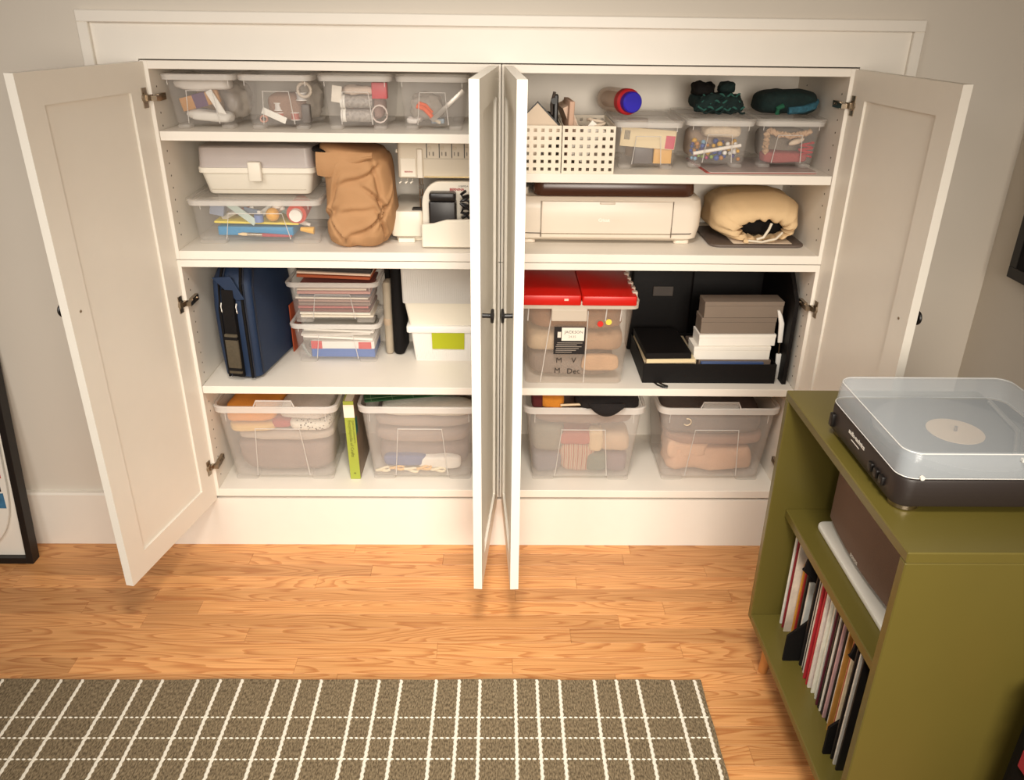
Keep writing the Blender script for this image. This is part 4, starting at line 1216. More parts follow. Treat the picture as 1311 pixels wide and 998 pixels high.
basket('cream perforated basket beside the middle door, holding a card box and dark roll', 0.020, 0.157)
basket('cream perforated basket beside the pink-labelled bin, holding papers and notebook', 0.1595, 0.2975)
z = ZR1 + 0.003
cb = thing('card_box', 'cream card box with black edge tilted up in the first basket', 'box', (0.080, 0.032, z + 0.088), rot=(0, rad(45), 0))
MB().rbox(-0.05, 0.05, 0, 0.018, -0.03, 0.07, 0.002, 0.001).build('box_face', cmat('d9c5ae', 'paper'), cb)
MB().box(-0.0515, 0.0515, -0.001, 0.0, 0.068, 0.0715).build('edge', BLACK, cb)
MB().box(0.0485, 0.0515, -0.001, 0.0, -0.03, 0.07).build('edge', BLACK, cb)
MB().box(-0.0515, -0.0485, -0.001, 0.0, -0.03, 0.07).build('edge', BLACK, cb)
put('dark_roll', 'black cardboard roll lying in the first basket', 'roll', cylinder(0.022, 0.16, 'y', 24), BLACKM, (0.118, 0.055, z + 0.098), (rad(4), 0, rad(-4)))
cl = thing('black_tool', 'black and silver clamp tool standing up in the first basket', 'tool', (0.146, 0.11, z + 0.02))
MB().rbox(-0.007, 0.006, -0.014, 0.014, 0, 0.165, 0.004, 0.003).build('body', BLACK, cl, smooth=True)
MB().tube([(-0.01, -0.006, 0.115), (-0.012, -0.01, 0.14), (-0.005, -0.012, 0.172)], 0.0045).build('jaw', mat('steel_dark', '6d6560', 0.35, metal=0.8), cl, smooth=True)
MB().cyl((-0.006, -0.02, 0.15), (-0.006, 0.0, 0.15), 0.008, n=14).build('pivot', BLACK, cl, smooth=True)
put('pink_papers', 'pinkish folded paper bundle in the second basket', 'papers', B(0.014, 0.12, 0.172), cmat('c9a48c', 'paper'), (0.176, 0.115, z), (0, rad(2), rad(4)))
put('white_card', 'white card pointing up in the second basket', 'card', B(0.05, 0.003, 0.10), cmat('eee6da', 'paper'), (0.196, 0.035, z + 0.035), (0, rad(38), 0))
nb = thing('notebook', 'beige notebook leaning back in the second basket', 'notebook', (0.235, 0.09, z + 0.015), rot=(0, rad(-24), rad(6)))
MB().box(-0.010, 0.010, 0, 0.11, 0, 0.155).build('pages', cmat('d3b7a0', 'paper'), nb)
MB().box(0.010, 0.012, -0.002, 0.112, -0.001, 0.157).build('cover', cmat('e3d2be', 'paper'), nb)
put('cable_loop', 'cream cable coil lying in the second basket', 'cable', MB().tube([(0.022 * math.cos(i * 0.5), 0.014 * math.sin(i * 0.5), 0.085 + i * 0.0014) for i in range(34)], 0.0038, 8), cmat('dbc8b2'), (0.250, 0.05, z))
put('grey_papers', 'folded grey beige papers filling the second basket', 'papers', MB().blob(0.045, 0.08, 0.045, 0.6, 0.008, 22, 5), cmat('b7a596', 'paper'), (0.238, 0.14, z))

sb = dict(wb=0.152, wt=0.1875, db=0.235, dt=0.27, h=0.125)
bin_('clear lidded bin with a cream and pink labelled pack, under the red and blue jar', 0.395, 0.076, ZR1, **sb, lid=True)
fo = thing('sheet_folder', 'thin red and clear sheet folder lying under two small bins', 'folder', (0.698, 0.155, ZR1), rad(2))
MB().rbox(-0.152, 0.152, -0.125, 0.12, 0, 0.0025, 0.012, 0.001).build('red_sheet', cmat('b8564e'), fo)
MB().rbox(-0.146, 0.15, -0.131, 0.12, 0.0027, 0.005, 0.008, 0.001).build('clear_sleeve', clear('sleeve_clear', 'eee6de', 0.5), fo)
ZF = ZR1 + 0.0054
bin_('clear bin of coloured beads with green plaid ruffles on its lid', 0.588, 0.080, ZF, **sb, lid=True)
bin_('clear bin of ribbons and red beads with a tartan pouch on its lid', 0.7795, 0.088, ZF, **sb, lid=True)
z = ZR1 + 0.0135
pl = thing('labelled_pack', 'cream pack with barcode and pink panel standing in the lidded bin', 'packet', (0.398, 0.084, z + 0.042), rot=(0, rad(4), 0))
MB().rbox(-0.078, 0.072, 0, 0.004, 0.0, 0.05, 0.002, 0.001).build('pack_face', cmat('e3cfa8', 'paper'), pl)
MB().box(0.045, 0.070, -0.0008, 0.0, 0.002, 0.036).build('pink_panel', cmat('c8455c'), pl)
for i in range(6):
    MB().box(-0.068 + i * 0.0026, -0.0665 + i * 0.0026, -0.0008, 0, 0.018, 0.042).build('barcode_bar', cmat('5a5048'), pl)
put('black_box', 'dark grey box low in the bin with the cream pack', 'box', B(0.052, 0.03, 0.05), cmat('5e5654'), (0.388, 0.105, z))
put('amber_box', 'amber yellow box low in the bin with the cream pack', 'box', B(0.05, 0.03, 0.055), cmat('dba85a'), (0.441, 0.105, z))
put('tan_roll', 'tan roll at the back of the bin with the cream pack', 'roll', cylinder(0.03, 0.1), cmat('b59c84'), (0.39, 0.24, z))
# jar on the lid
jr = thing('plastic_jar', 'clear plastic jar with red collar and blue lid lying on a bin lid', 'jar', (0.322, 0.215, ZR1 + 0.132 + 0.0335), rot=(rad(88), 0, rad(16)))
MB().lathe([(0.026, -0.075), (0.031, -0.07), (0.033, -0.05), (0.033, 0.05), (0.029, 0.058)], 28).build('jar_body', clear('jar_clear', 'd8b8a0', 0.4, 0.15), jr, smooth=True)
MB().cyl((0, 0, -0.06), (0, 0, 0.04), 0.022, n=20).build('jar_contents', cmat('cdb8a6'), jr, smooth=True)
MB().lathe([(0.030, 0.056), (0.034, 0.06), (0.034, 0.082), (0.030, 0.086)], 28).build('collar', cmat('b81c24'), jr, smooth=True)
MB().lathe([(0.026, 0.084), (0.027, 0.088), (0.027, 0.108), (0.024, 0.111), (0.004, 0.1112)], 28).build('lid', cmat('2a1fb0'), jr, smooth=True)
# beads
random.seed(31)
BC = [('2f4f9a', 'blue'), ('f0ebe4', 'white'), ('e0a92e', 'yellow'), ('c2367a', 'magenta'), ('7f9a3a', 'lime'), ('3f3a7a', 'violet'), ('b9792e', 'amber'), ('7ba6c0', 'light blue'), ('8c8078', 'grey')]
pos = []
tries = 0
while len(pos) < 62 and tries < 6000:
    tries += 1
    r = random.choice((0.005, 0.0055, 0.0065, 0.008))
    p = Vector((0.588 + random.uniform(-0.064, 0.064), 0.098 + random.uniform(0, 0.045), z + 0.006 + r + random.uniform(0, 0.042)))
    if all((p - q).length > r + s for q, s in pos):
        pos.append((p, r))
for p, r in pos:
    c, nm = random.choice(BC)
    if p.x > 0.62 and p.z > z + 0.025:
        c, nm = BC[2] if random.random() < 0.6 else BC[1]
    put('bead', nm + ' round bead in the clear bin of coloured beads', 'bead', MB().lathe([(r * math.cos(a), r * math.sin(a)) for a in [rad(d_) for d_ in (-75, -45, -15, 15, 45, 75)]], 12), cmat(c), tuple(p), (rad(random.uniform(0, 180)), 0, 0), nm + ' beads in the clear bin')
put('white_stick', 'white paper stick slanting across the beads', 'stick', cylinder(0.005, 0.13, 'x', 10), cmat('efe6da'), (0.524, 0.092, z + 0.028), (0, rad(-10), 0))
put('lace_trim', 'cream lace trim lying above the beads', 'lace', MB().blob(0.05, 0.035, 0.016, 0.6, 0.008, 30, 4), cmat('dcc8ae', 'cloth'), (0.60, 0.115, z + 0.068))
fold('tan_cloth', 'tan cloth at the back of the bead bin', 'fabric', (0.588, 0.21, z + 0.004), 0.13, 0.11, 0.08, 'a58c76', 9, 0.006)
# ribbons and red beads
put('rope_trim', 'beige twisted rope trim along the top of the ribbon bin', 'rope', MB().tube([(-0.055 + i * 0.0032, 0.004 * math.sin(i * 0.7), 0.004 * math.sin(i * 1.9) - 0.012 * math.sin(i / 36 * 3.1)) for i in range(36)], 0.007, 8), cmat('cda987', 'cloth'), (0.782, 0.102, z + 0.088))
put('rope_trim', 'beige knotted trim hanging at one side of the ribbon bin', 'rope', MB().tube([(0.004 * math.sin(i * 1.5), 0.003 * math.cos(i * 1.3), 0.08 - i * 0.0042) for i in range(16)], 0.008, 8), cmat('c4a07c', 'cloth'), (0.724, 0.105, z + 0.01))
fold('red_ribbon', 'red ribbon bundle at the bottom of the ribbon bin', 'ribbon', (0.782, 0.12, z + 0.003), 0.125, 0.05, 0.03, 'a04a48', 3, 0.006)
put('red_bead_string', 'coiled string of red beads in the ribbon bin', 'bead string', MB().tube([(0.018 * math.cos(i * 0.6), 0.006 * math.sin(i * 0.9), 0.008 + i * 0.0012) for i in range(34)], 0.003, 6), cmat('b8343c'), (0.834, 0.100, z + 0.012))
fold('grey_cloth', 'grey green cloth behind in the ribbon bin', 'fabric', (0.788, 0.19, z + 0.004), 0.13, 0.10, 0.085, '857a6c', 14, 0.006)
put('bone_toggle', 'cream toggle lying on the grey cloth in the ribbon bin', 'toggle', MB().blob(0.022, 0.007, 0.007, 0.8, 0.003, 40, 1), cmat('e0cbb0'), (0.812, 0.115, z + 0.052), (0, rad(-18), 0))
# cloths on the lids
PLAID = mat('green_plaid', '0e2422', 0.9, var=0.8, vscale=60, bump=0.5, bscale=300)
rf = thing('ruffled_cloth', 'dark green plaid ruffled cloth heaped on the bead bin lid', 'cloth', (0.60, 0.20, ZF + 0.1312))
MB().blob(0.07, 0.055, 0.026, 0.6, 0.016, 34, 5, 40, 18).build('cloth_heap', PLAID, rf, smooth=True)
for j in range(6):
    zz = 0.008 + j * 0.008
    L_ = 0.066 - 0.003 * j
    MB().tube([(-L_ + 2 * L_ * i / 40 + 0.003 * math.sin(j * 3), -0.054 + 0.004 * j - 0.008 * math.cos((i / 40 - 0.5) * 3.0) + 0.004 * math.sin(i * 0.9 + j), zz + 0.0045 * math.sin(i * 0.62 + j * 1.7)) for i in range(41)], 0.0028, 6).build(
        'ruffle', mat('ruffle_teal', '2f5f55', 0.9) if j % 2 else PLAID, rf, smooth=True)
fold2 = MB().blob(0.03, 0.03, 0.018, 0.7, 0.01, 40, 3)
fold2.build('bunched_end', BLACKM, rf, smooth=True, loc=(-0.045, -0.01, 0.045))
MB().blob(0.022, 0.025, 0.014, 0.7, 0.008, 40, 6).build('bunched_end', PLAID, rf, smooth=True, loc=(0.02, -0.005, 0.053))
tp_ = thing('tartan_pouch', 'dark green and blue tartan pouch lying on the ribbon bin lid', 'pouch', (0.788, 0.195, ZF + 0.1312), rad(3))
MB().blob(0.08, 0.066, 0.031, 0.55, 0.008, 18, 4).build('pouch_body', PLAID, tp_, smooth=True)
MB().tube([(-0.012, -0.066, 0.014), (0.03, -0.067, 0.018), (0.06, -0.058, 0.026), (0.076, -0.03, 0.034)], 0.010, 8).build('tartan_edge', mat('blue_tartan', '2f5f70', 0.9, var=0.8, vscale=110), tp_, smooth=True)
MB().tube([(-0.04, -0.064, 0.006), (-0.043, -0.068, 0.02), (-0.028, -0.068, 0.028)], 0.007, 8).build('green_fold', mat('green_fold', '1c5a40', 0.9), tp_, smooth=True)

# ---- second shelf right: cutting machine and cloth bag on a tray
cm = thing('cutting_machine', 'beige electronic cutting machine with a smoky brown lid', 'craft machine', (0.30, 0.20, ZM))
CRW = mat('crafter_beige', 'e0d3c2', 0.32)
MB().loft([rr(0.50, 0.17, 0.03, 0.010, 6), rr(0.53, 0.19, 0.035, 0.018, 6), rr(0.546, 0.2, 0.04, 0.05, 6), rr(0.548, 0.2, 0.04, 0.10, 6), rr(0.54, 0.195, 0.04, 0.126, 6), rr(0.52, 0.18, 0.035, 0.134, 6)]).build('body', CRW, cm, smooth=True)
for x0, x1 in ((-0.235, -0.20), (0.20, 0.245)):
    MB().rbox(x0, x1, -0.085, 0.085, 0.0, 0.0125, 0.01, 0.003, 4).build('foot', CRW, cm, smooth=True)
dr = MB().rbox(-0.185, 0.185, -0.1035, -0.095, 0.022, 0.124, 0.003, 0.002, 4).build('front_door', CRW, cm, smooth=True)
MB().rbox(-0.022, 0.022, -0.106, -0.098, 0.116, 0.1225, 0.003, 0.002).build('door_lip', CRW, dr, smooth=True)
for x in (-0.1865, 0.1865):
    MB().box(x - 0.0008, x + 0.0008, -0.1015, -0.09, 0.022, 0.124).build('seam', mat('seam_dark', '6a5a4c', 0.7), cm)
MB().tube([(-0.25, -0.094, 0.0325), (-0.22, -0.0985, 0.0325), (-0.187, -0.0995, 0.0325)], 0.0013, 6).build('trim_line', mat('trim_dark', '4a3d34', 0.4, metal=0.5), cm)
MB().box(-0.185, 0.185, -0.1045, -0.1, 0.0315, 0.0338).build('trim_line', mat('trim_silver', 'b9a890', 0.25, metal=0.8), cm)
MB().tube([(0.187, -0.0995, 0.0325), (0.24, -0.098, 0.033), (0.262, -0.08, 0.036), (0.2705, -0.05, 0.038)], 0.0013, 6).build('trim_line', mat('trim_dark', '4a3d34', 0.4, metal=0.5), cm)
MB().loft([rr(0.45, 0.165, 0.03, 0.1345, 6, 0.02), rr(0.458, 0.172, 0.03, 0.142, 6, 0.02), rr(0.455, 0.165, 0.03, 0.176, 6, 0.02), rr(0.44, 0.15, 0.03, 0.187, 6, 0.02)]).build('lid', mat('smoke_brown', '4a2c1e', 0.25), cm, smooth=True)
MB().cyl((-0.235, -0.04, 0.13), (-0.235, -0.04, 0.152), 0.014, n=18).build('dial', CRW, cm, smooth=True)
PRW = mat('print_pale', 'f6efe4', 0.5)
text('maker_lettering', 'Cricut', 0.0125, PRW, cm, (-0.024, -0.1040, 0.068), bold=0.0004)
text('model_lettering', 'maker', 0.0115, mat('print_pale_thin', 'e2d5c2', 0.5), cm, (0.0145, -0.1040, 0.068))
put('serving_tray', 'dark grey tray with rounded corners under the cream drawstring bag', 'tray', MB().rbox(-0.137, 0.137, -0.115, 0.115, 0, 0.008, 0.03, 0.003, 6), mat('tray_grey', '5c4f47', 0.5), (0.736, 0.195, ZM))
put('paper_sheet', 'cream paper sheet between the tray and the drawstring bag', 'paper', B(0.17, 0.18, 0.001), cmat('dcc9b2', 'paper'), (0.752, 0.185, ZM + 0.0083))
cbg = thing('drawstring_bag', 'cream cotton drawstring bag lying with its gathered mouth open', 'bag', (0.736, 0.205, ZM + 0.0096))
CREAM = mat('cream_cotton', 'd8b98e', 0.9, var=0.06, vscale=20, bump=0.3, bscale=500)
R_ = []
# rings from back to the gathered mouth at the front
mouth = Vector((0.02, -0.105, 0.034))
for i, q in enumerate((0.0, 0.05, 0.16, 0.35, 0.55, 0.72, 0.84, 0.92, 0.97, 1.0)):
    ring = []
    yc = 0.105 - 0.20 * q
    for j in range(56):
        a = 2 * math.pi * j / 56
        ca, sa = math.cos(a), math.sin(a)
        wide = (0.125 if q < 0.8 else 0.125) * (0.75 if i == 0 else 0.93 if i == 1 else 1.0)
        tall = 0.064 * (0.7 if i == 0 else 0.92 if i == 1 else 1.0)
        x = wide * math.copysign(abs(ca) ** 0.6, ca)
        zz = 0.066 + tall * math.copysign(abs(sa) ** 0.65, sa)
        zz *= 0.94 + 0.06 * math.cos(x * 9 - 0.6)
        x += 0.01 * noise.noise(Vector((ca * 2, sa * 2, q * 4)))
        k_ = max(0, (q - 0.72) / 0.28) ** 1.6
        mx_, mz_ = mouth.x + 0.078 * ca + 0.003 * math.cos(a * 11), mouth.z + 0.030 * sa + 0.008 * ca * ca * 0 + 0.003 * math.cos(a * 13)
        X, Z = x * (1 - k_) + mx_ * k_, zz * (1 - k_) + mz_ * k_
        pl_ = 0.005 * k_ ** 0.5 * math.cos(a * 14) if q > 0.7 else 0.004 * noise.noise(Vector((ca * 5, sa * 5, q * 3)))
        ring.append((X + ca * pl_, yc - 0.016 * math.sin(k_ * 3.0) , max(0.0, Z + sa * pl_)))
    R_.append(ring)
# fold inwards
R_.append([(mouth.x + (p[0] - mouth.x) * 0.86, p[1] + 0.012, mouth.z + (p[2] - mouth.z) * 0.86) for p in R_[-1]])
R_.append([(mouth.x + (p[0] - mouth.x) * 1.1, p[1] + 0.05, mouth.z + (p[2] - mouth.z) * 1.1) for p in R_[-1]])
MB().loft(R_, True, False).build('bag_body', CREAM, cbg, smooth=True, ang=80)
MB().blob(0.075, 0.03, 0.028, 0.7, 0, 1, 0).build('dark_contents', BLACKM, cbg, smooth=True, loc=(0.02, -0.025, 0.006))
COR = cmat('d9cdb9')
MB().tube([(0.035, -0.104, 0.056), (0.028, -0.11, 0.040), (0.015, -0.112, 0.018), (-0.005, -0.113, 0.012)], 0.0038, 8).build('drawstring', COR, cbg, smooth=True)
MB().tube([(-0.028, -0.112, 0.008), (0.01, -0.118, 0.006), (0.05, -0.114, 0.014), (0.07, -0.104, 0.03)], 0.0034, 8).build('drawstring', COR, cbg, smooth=True)
MB().blob(0.009, 0.006, 0.006, 0.8, 0.002, 60, 1).build('knot', CREAM, cbg, smooth=True, loc=(-0.032, -0.110, 0.0))

# ---- third shelf right
rbn = thing('red_lid_bin', 'clear tote with a red hinged lid, black label and dot stickers', 'storage bin', (0.222, 0.165, ZS2))
TOTE = clear('tote_plastic', 'd9c6b4', 0.13, 0.25)
w0, w1, d0, d1, hh = 0.292, 0.350, 0.25, 0.30, 0.268
m_ = MB()
m_.loft([rr(w0, d0, 0.02, 0.0, 4), rr(w1 - 0.02, d1 - 0.02, 0.022, hh - 0.02, 4), rr(w1 - 0.024, d1 - 0.024, 0.02, hh - 0.02, 4), rr(w0 - 0.004, d0 - 0.004, 0.018, 0.002, 4)], True, True)
m_.build('tub', TOTE, rbn, smooth=True)
rm = MB()
rm.loft([rr(w1 - 0.018, d1 - 0.018, 0.022, hh - 0.024, 4), rr(w1 + 0.004, d1 + 0.004, 0.02, hh - 0.022, 4), rr(w1 + 0.006, d1 + 0.006, 0.02, hh, 4), rr(w1 - 0.02, d1 - 0.02, 0.022, hh, 4), rr(w1 - 0.018, d1 - 0.018, 0.022, hh - 0.024, 4)], False, False)
rm.build('rim', clear('tote_rim', 'd9cbb9', 0.75, 0.3), rbn, smooth=True)
REDL = mat('red_lid', 'c81a10', 0.35)
for (xa, xb_, dz) in ((-0.168, 0.009, 0.006), (0.011, 0.168, 0.004)):
    MB().rbox(xa, xb_, -d1 / 2 - 0.006, d1 / 2, hh + 0.001 - 0.012, hh + 0.013 + dz, 0.006, 0.003).build('lid_flap', REDL, rbn, smooth=True)
for i in range(6):
    MB().rbox(0.158 + (i % 2) * 0.004, 0.174, -0.125 + i * 0.045, -0.105 + i * 0.045, hh - 0.002, hh + 0.020, 0.004, 0.002).build('hinge_knuckle', clear('tote_rim', 'd9cbb9', 0.75, 0.3), rbn)
MB().rbox(-0.075, 0.028, -d1 / 2 - 0.008, -d1 / 2 + 0.012, hh - 0.058, hh - 0.022, 0.004, 0.002).build('front_handle', clear('tote_rim', 'd9cbb9', 0.75, 0.3), rbn)
MB().box(-0.04, -0.028, -d1 / 2 - 0.0075, -d1 / 2 - 0.0062, hh + 0.004, hh + 0.010).build('lid_mark', cmat('e8c0b0'), rbn)
def ty(zz):
    return -(d0 + (d1 - 0.02 - d0) * (zz / (hh - 0.02))) / 2 - 0.0008
for x in (-0.14, 0.085, 0.128):
    MB().tube([(x, ty(0.24) - 0.001, 0.244), (x - 0.002, ty(0.205) - 0.001, 0.205)], 0.002, 6).build('rib', RIMP, rbn)
MB().tube([(-0.10, ty(0.002), 0.003), (-0.072, ty(0.236), 0.236)], 0.0016, 6).build('rib', RIMP, rbn)
MB().tube([(0.03, ty(0.002), 0.003), (0.032, ty(0.236), 0.236)], 0.0016, 6).build('rib', RIMP, rbn)
tilt = math.atan2(ty(0) - ty(0.24), 0.24)
lbm = MB().box(-0.046, 0.046, 0, 0.0006, 0, 0.088).build('black_label', cmat('1a1413', 'paper'), rbn, loc=(-0.018, ty(0.098) - 0.0012, 0.098), rot=(tilt, 0, 0))
MB().rbox(-0.024, 0.042, -0.0012, 0.0, 0.044, 0.086, 0.0005, 0.0003).build('white_sticker', cmat('ece3d6', 'paper'), lbm)
MB().box(-0.036, -0.026, -0.0010, 0.0, 0.054, 0.072).build('white_sticker', cmat('e3d8ca', 'paper'), lbm)
text('sticker_lettering', 'JACKSON', 0.0125, cmat('6d645c'), lbm, (-0.016, -0.0014, 0.068))
text('sticker_lettering', '24.35', 0.010, cmat('a39a8e'), lbm, (-0.004, -0.0014, 0.054))
for i, (a, b) in enumerate(((-0.04, 0.0), (-0.04, 0.012), (-0.038, 0.02), (-0.04, 0.028), (-0.038, 0.014), (-0.036, 0.03))):
    MB().box(a, b + 0.008, -0.0009, 0, 0.006 + i * 0.006, 0.0075 + i * 0.006).build('print_line', cmat('a89c90'), lbm)
INK = cmat('2a2422')
for s, x, zz in (('M', -0.056, 0.070), ('V', -0.010, 0.070), ('M', -0.060, 0.036), ('Dec', -0.022, 0.034)):
    text('marker_lettering', s, 0.024, INK, rbn, (x, ty(zz) - 0.0016, zz), (math.pi / 2 + tilt, 0, 0), bold=0)
for x, zz, c in ((0.069, 0.196, 'd0291c'), (0.093, 0.202, 'f0d050')):
    MB().cyl((x, ty(zz) - 0.0022, zz), (x, ty(zz), zz), 0.0088, n=20).build('dot_sticker', cmat(c, 'paper'), rbn)
z = ZS2 + 0.003
fold('grey_blanket', 'grey blanket at the bottom of the red-lidded tote', 'fabric', (0.22, 0.165, z + 0.004), 0.262, 0.205, 0.082, '7d6f66', 41, 0.006)
fold('tan_blanket', 'tan brown cloth in the middle of the red-lidded tote', 'fabric', (0.288, 0.165, z + 0.088), 0.165, 0.215, 0.062, 'a98565', 43, 0.008)
fold('cream_cloth', 'cream cloth bundle on one side of the red-lidded tote', 'fabric', (0.140, 0.155, z + 0.088), 0.115, 0.20, 0.062, 'c2a989', 44, 0.008)
fold('brown_cloth', 'brown cloth near the top of the red-lidded tote', 'fabric', (0.225, 0.165, z + 0.156), 0.28, 0.215, 0.075, '93694a', 45, 0.008)
fold('tan_roll', 'light tan rolled cloth pressed to the front of the red-lidded tote', 'fabric', (0.30, 0.056, z + 0.035), 0.11, 0.022, 0.05, 'c39d7a', 46, 0.006)

KB = mat('case_black', '0c0807', 0.6, bump=0.1, spec=0.25)
bx_ = thing('document_box', 'low black box full of papers under the stacked grey and white boxes', 'box', (0.632, 0.175, ZS2))
MB().box(-0.201, 0.201, -0.13, 0.13, 0, 0.003).build('floor_panel', KB, bx_)
for (a, b, c, d) in ((-0.201, 0.201, -0.13, -0.126), (-0.201, 0.201, 0.126, 0.13), (-0.201, -0.197, -0.126, 0.126), (0.197, 0.201, -0.126, 0.126)):
    MB().box(a, b, c, d, 0.003, 0.062).build('side_panel', KB, bx_, bevel=0.0006)
MB().tube([(-0.165, -0.131, 0.0035), (-0.158, -0.15, 0.003), (-0.145, -0.165, 0.003), (-0.132, -0.168, 0.003), (-0.13, -0.160, 0.003), (-0.142, -0.148, 0.003), (-0.152, -0.131, 0.0035)], 0.0028, 8).build('strap_loop', BLACK, bx_, smooth=True)
put('paper_pile', 'grey brown pad with a blue edge filling the low black box', 'papers', B(0.22, 0.2, 0.062), cmat('6a5a4e', 'paper'), (0.712, 0.17, ZS2 + 0.004))
put('blue_binder', 'blue spiral bound pad at the front of the low black box', 'notebook', B(0.19, 0.012, 0.062), cmat('27406e'), (0.70, 0.058, ZS2 + 0.004))
put('paper_pile', 'cream papers on one side inside the low black box', 'papers', B(0.16, 0.2, 0.062), cmat('cbb896', 'paper'), (0.515, 0.17, ZS2 + 0.004))
nbk = thing('notebook', 'black covered notebook with cream pages lying over the low black box corner', 'notebook', (0.508, 0.155, ZS2 + 0.068), rad(2))
MB().box(-0.075, 0.075, -0.115, 0.10, 0, 0.002).build('cover', cmat('cbb99a', 'paper'), nbk)
MB().box(-0.074, 0.072, -0.113, 0.10, 0.002, 0.012).build('pages', cmat('d6c49c', 'paper'), nbk)
MB().box(-0.076, 0.06, -0.11, 0.10, 0.012, 0.030).build('cover', KB, nbk)
ZW = ZS2 + 0.0665
for i, (nm, lab, c, w, d, h, x, y_, rz) in enumerate((
        ('flat_box', 'lower white flat box stacked on the pad', 'e9e2d6', 0.232, 0.075, 0.042, 0.700, 0.110, 0.5),
        ('flat_box', 'upper white flat box under the brown-grey boxes', 'ece5da', 0.232, 0.075, 0.036, 0.712, 0.115, 1.5),
        ('grey_box', 'lower brown-grey box of the pair on the white boxes', '77685a', 0.225, 0.065, 0.050, 0.712, 0.118, 1.0),
        ('grey_box', 'upper brown-grey box of the pair on the white boxes', '7a6b5d', 0.236, 0.065, 0.050, 0.722, 0.118, 1.5))):
    t_ = thing(nm, lab, 'box', (x, y_, ZW), rad(rz))
    MB().rbox(-w / 2, w / 2, -d / 2, d / 2, 0, h * 0.72, 0.002, 0.001).build('box_base', cmat(c, 'paper'), t_)
    MB().rbox(-w / 2 - 0.0008, w / 2 + 0.0008, -d / 2 - 0.0008, d / 2 + 0.0008, h * 0.72 + 0.0003, h, 0.002, 0.001).build('box_lid', cmat(c, 'paper'), t_)
    ZW += h + 0.0006
bc = thing('black_case', 'tall black case with a grey carry handle behind the notebook', 'case', (0.52, 0.335, ZS2))
MB().rbox(-0.10, 0.10, -0.03, 0.03, 0, 0.33, 0.01, 0.005, 4).build('case_body', KB, bc, smooth=True)
MB().rbox(-0.03, 0.035, -0.036, -0.0305, 0.19, 0.222, 0.004, 0.002).build('handle', mat('handle_grey', '4a423c', 0.6), bc)
bc2 = put('black_board', 'large black board standing at the back behind the stacked boxes', 'board', B(0.25, 0.018, 0.345, 0.003), KB, (0.752, 0.355, ZS2))
bc3 = put('black_portfolio', 'black portfolio folder standing against the cupboard side by the stacked boxes', 'portfolio', MB().prism([(-0.15, 0.0), (0.15, 0.0), (0.15, 0.345), (-0.06, 0.345), (-0.15, 0.26)], -0.006, 0.006, 'x'), KB, (0.860, 0.19, ZS2))
wt_ = thing('white_clamp', 'slim white handled tool standing in front of the black portfolio', 'tool', (0.853, 0.085, ZS2), rot=(0, rad(-4), 0))
MB().rbox(-0.008, 0.008, -0.005, 0.005, 0, 0.082, 0.003, 0.002).build('lower_grip', cmat('ece7df'), wt_, smooth=True)
MB().cyl((0, 0, 0.082), (0, 0, 0.125), 0.0025, n=10).build('rod', METAL, wt_, smooth=True)
MB().loft([rr(0.014, 0.01, 0.004, 0.12, 3), rr(0.016, 0.011, 0.004, 0.18, 3, 0.0), rr(0.013, 0.01, 0.004, 0.205, 3, -0.006), rr(0.008, 0.008, 0.003, 0.222, 3, -0.012)]).build('upper_grip', cmat('ece7df'), wt_, smooth=True)

# ---- bottom shelf right
bin_('large clear bin of striped and pink knitwear with black cloth spilling over', 0.262, 0.062, ZBT, **bg)
bin_('large clear bin of peach cloth beside the olive console', 0.681, 0.064, ZBT, **bg, handle=True)
z = ZBT + 0.017
GX = 0.262
STR = mat('stripe_knit', 'b98a72', 0.9)
nt = STR.node_tree
wv = nt.nodes.new('ShaderNodeTexWave'); wv.inputs['Scale'].default_value = 22; wv.inputs['Distortion'].default_value = 1.5
rp = nt.nodes.new('ShaderNodeValToRGB')
for p_, c in ((0.0, '9a4a3c'), (0.35, 'c9b494'), (0.55, '5a5248'), (0.8, 'd9cab0'), (1.0, 'a8584a')):
    if p_ in (0.0, 1.0):
        el = rp.color_ramp.elements[0 if p_ == 0 else -1]
    else:
        el = rp.color_ramp.elements.new(p_)
    el.color = lin(c)
tcn = nt.nodes.new('ShaderNodeTexCoord')
nt.links.new(tcn.outputs['Object'], wv.inputs['Vector'])
nt.links.new(wv.outputs['Fac'], rp.inputs[0])
nt.links.new(rp.outputs[0], nt.nodes['Principled BSDF'].inputs['Base Color'])
foldb('striped_knit', 'red and cream striped knit at the bottom front of the knitwear bin', 'knitwear', (GX - 0.01, 0.118, z), 0.11, 0.06, 0.10, '', 51, 0.006, m=STR)
foldb('pink_knit', 'dusty pink knit above the striped knit', 'knitwear', (GX - 0.02, 0.13, z + 0.098), 0.12, 0.09, 0.045, 'b06258', 52, 0.006)
foldb('green_knit', 'grey green knit on one side of the knitwear bin', 'knitwear', (GX - 0.105, 0.17, z + 0.07), 0.10, 0.17, 0.10, '7c7a6c', 53, 0.008)
foldb('blue_knit', 'grey blue knit at the bottom of the knitwear bin', 'knitwear', (GX - 0.105, 0.16, z), 0.095, 0.16, 0.07, '6c6a72', 54, 0.006)
foldb('teal_knit', 'grey teal knit at the bottom beside the striped knit', 'knitwear', (GX + 0.055, 0.15, z), 0.075, 0.14, 0.07, '6a7468', 55, 0.006)
foldb('cream_knit', 'cream knit folded upright in the middle of the knitwear bin', 'knitwear', (GX + 0.045, 0.105, z + 0.075), 0.045, 0.05, 0.08, 'd8be98', 56, 0.006)
foldb('ribbed_knit', 'beige ribbed knit on the far side of the knitwear bin', 'knitwear', (GX + 0.105, 0.13, z + 0.075), 0.09, 0.10, 0.07, 'c4a88a', 57, 0.006)
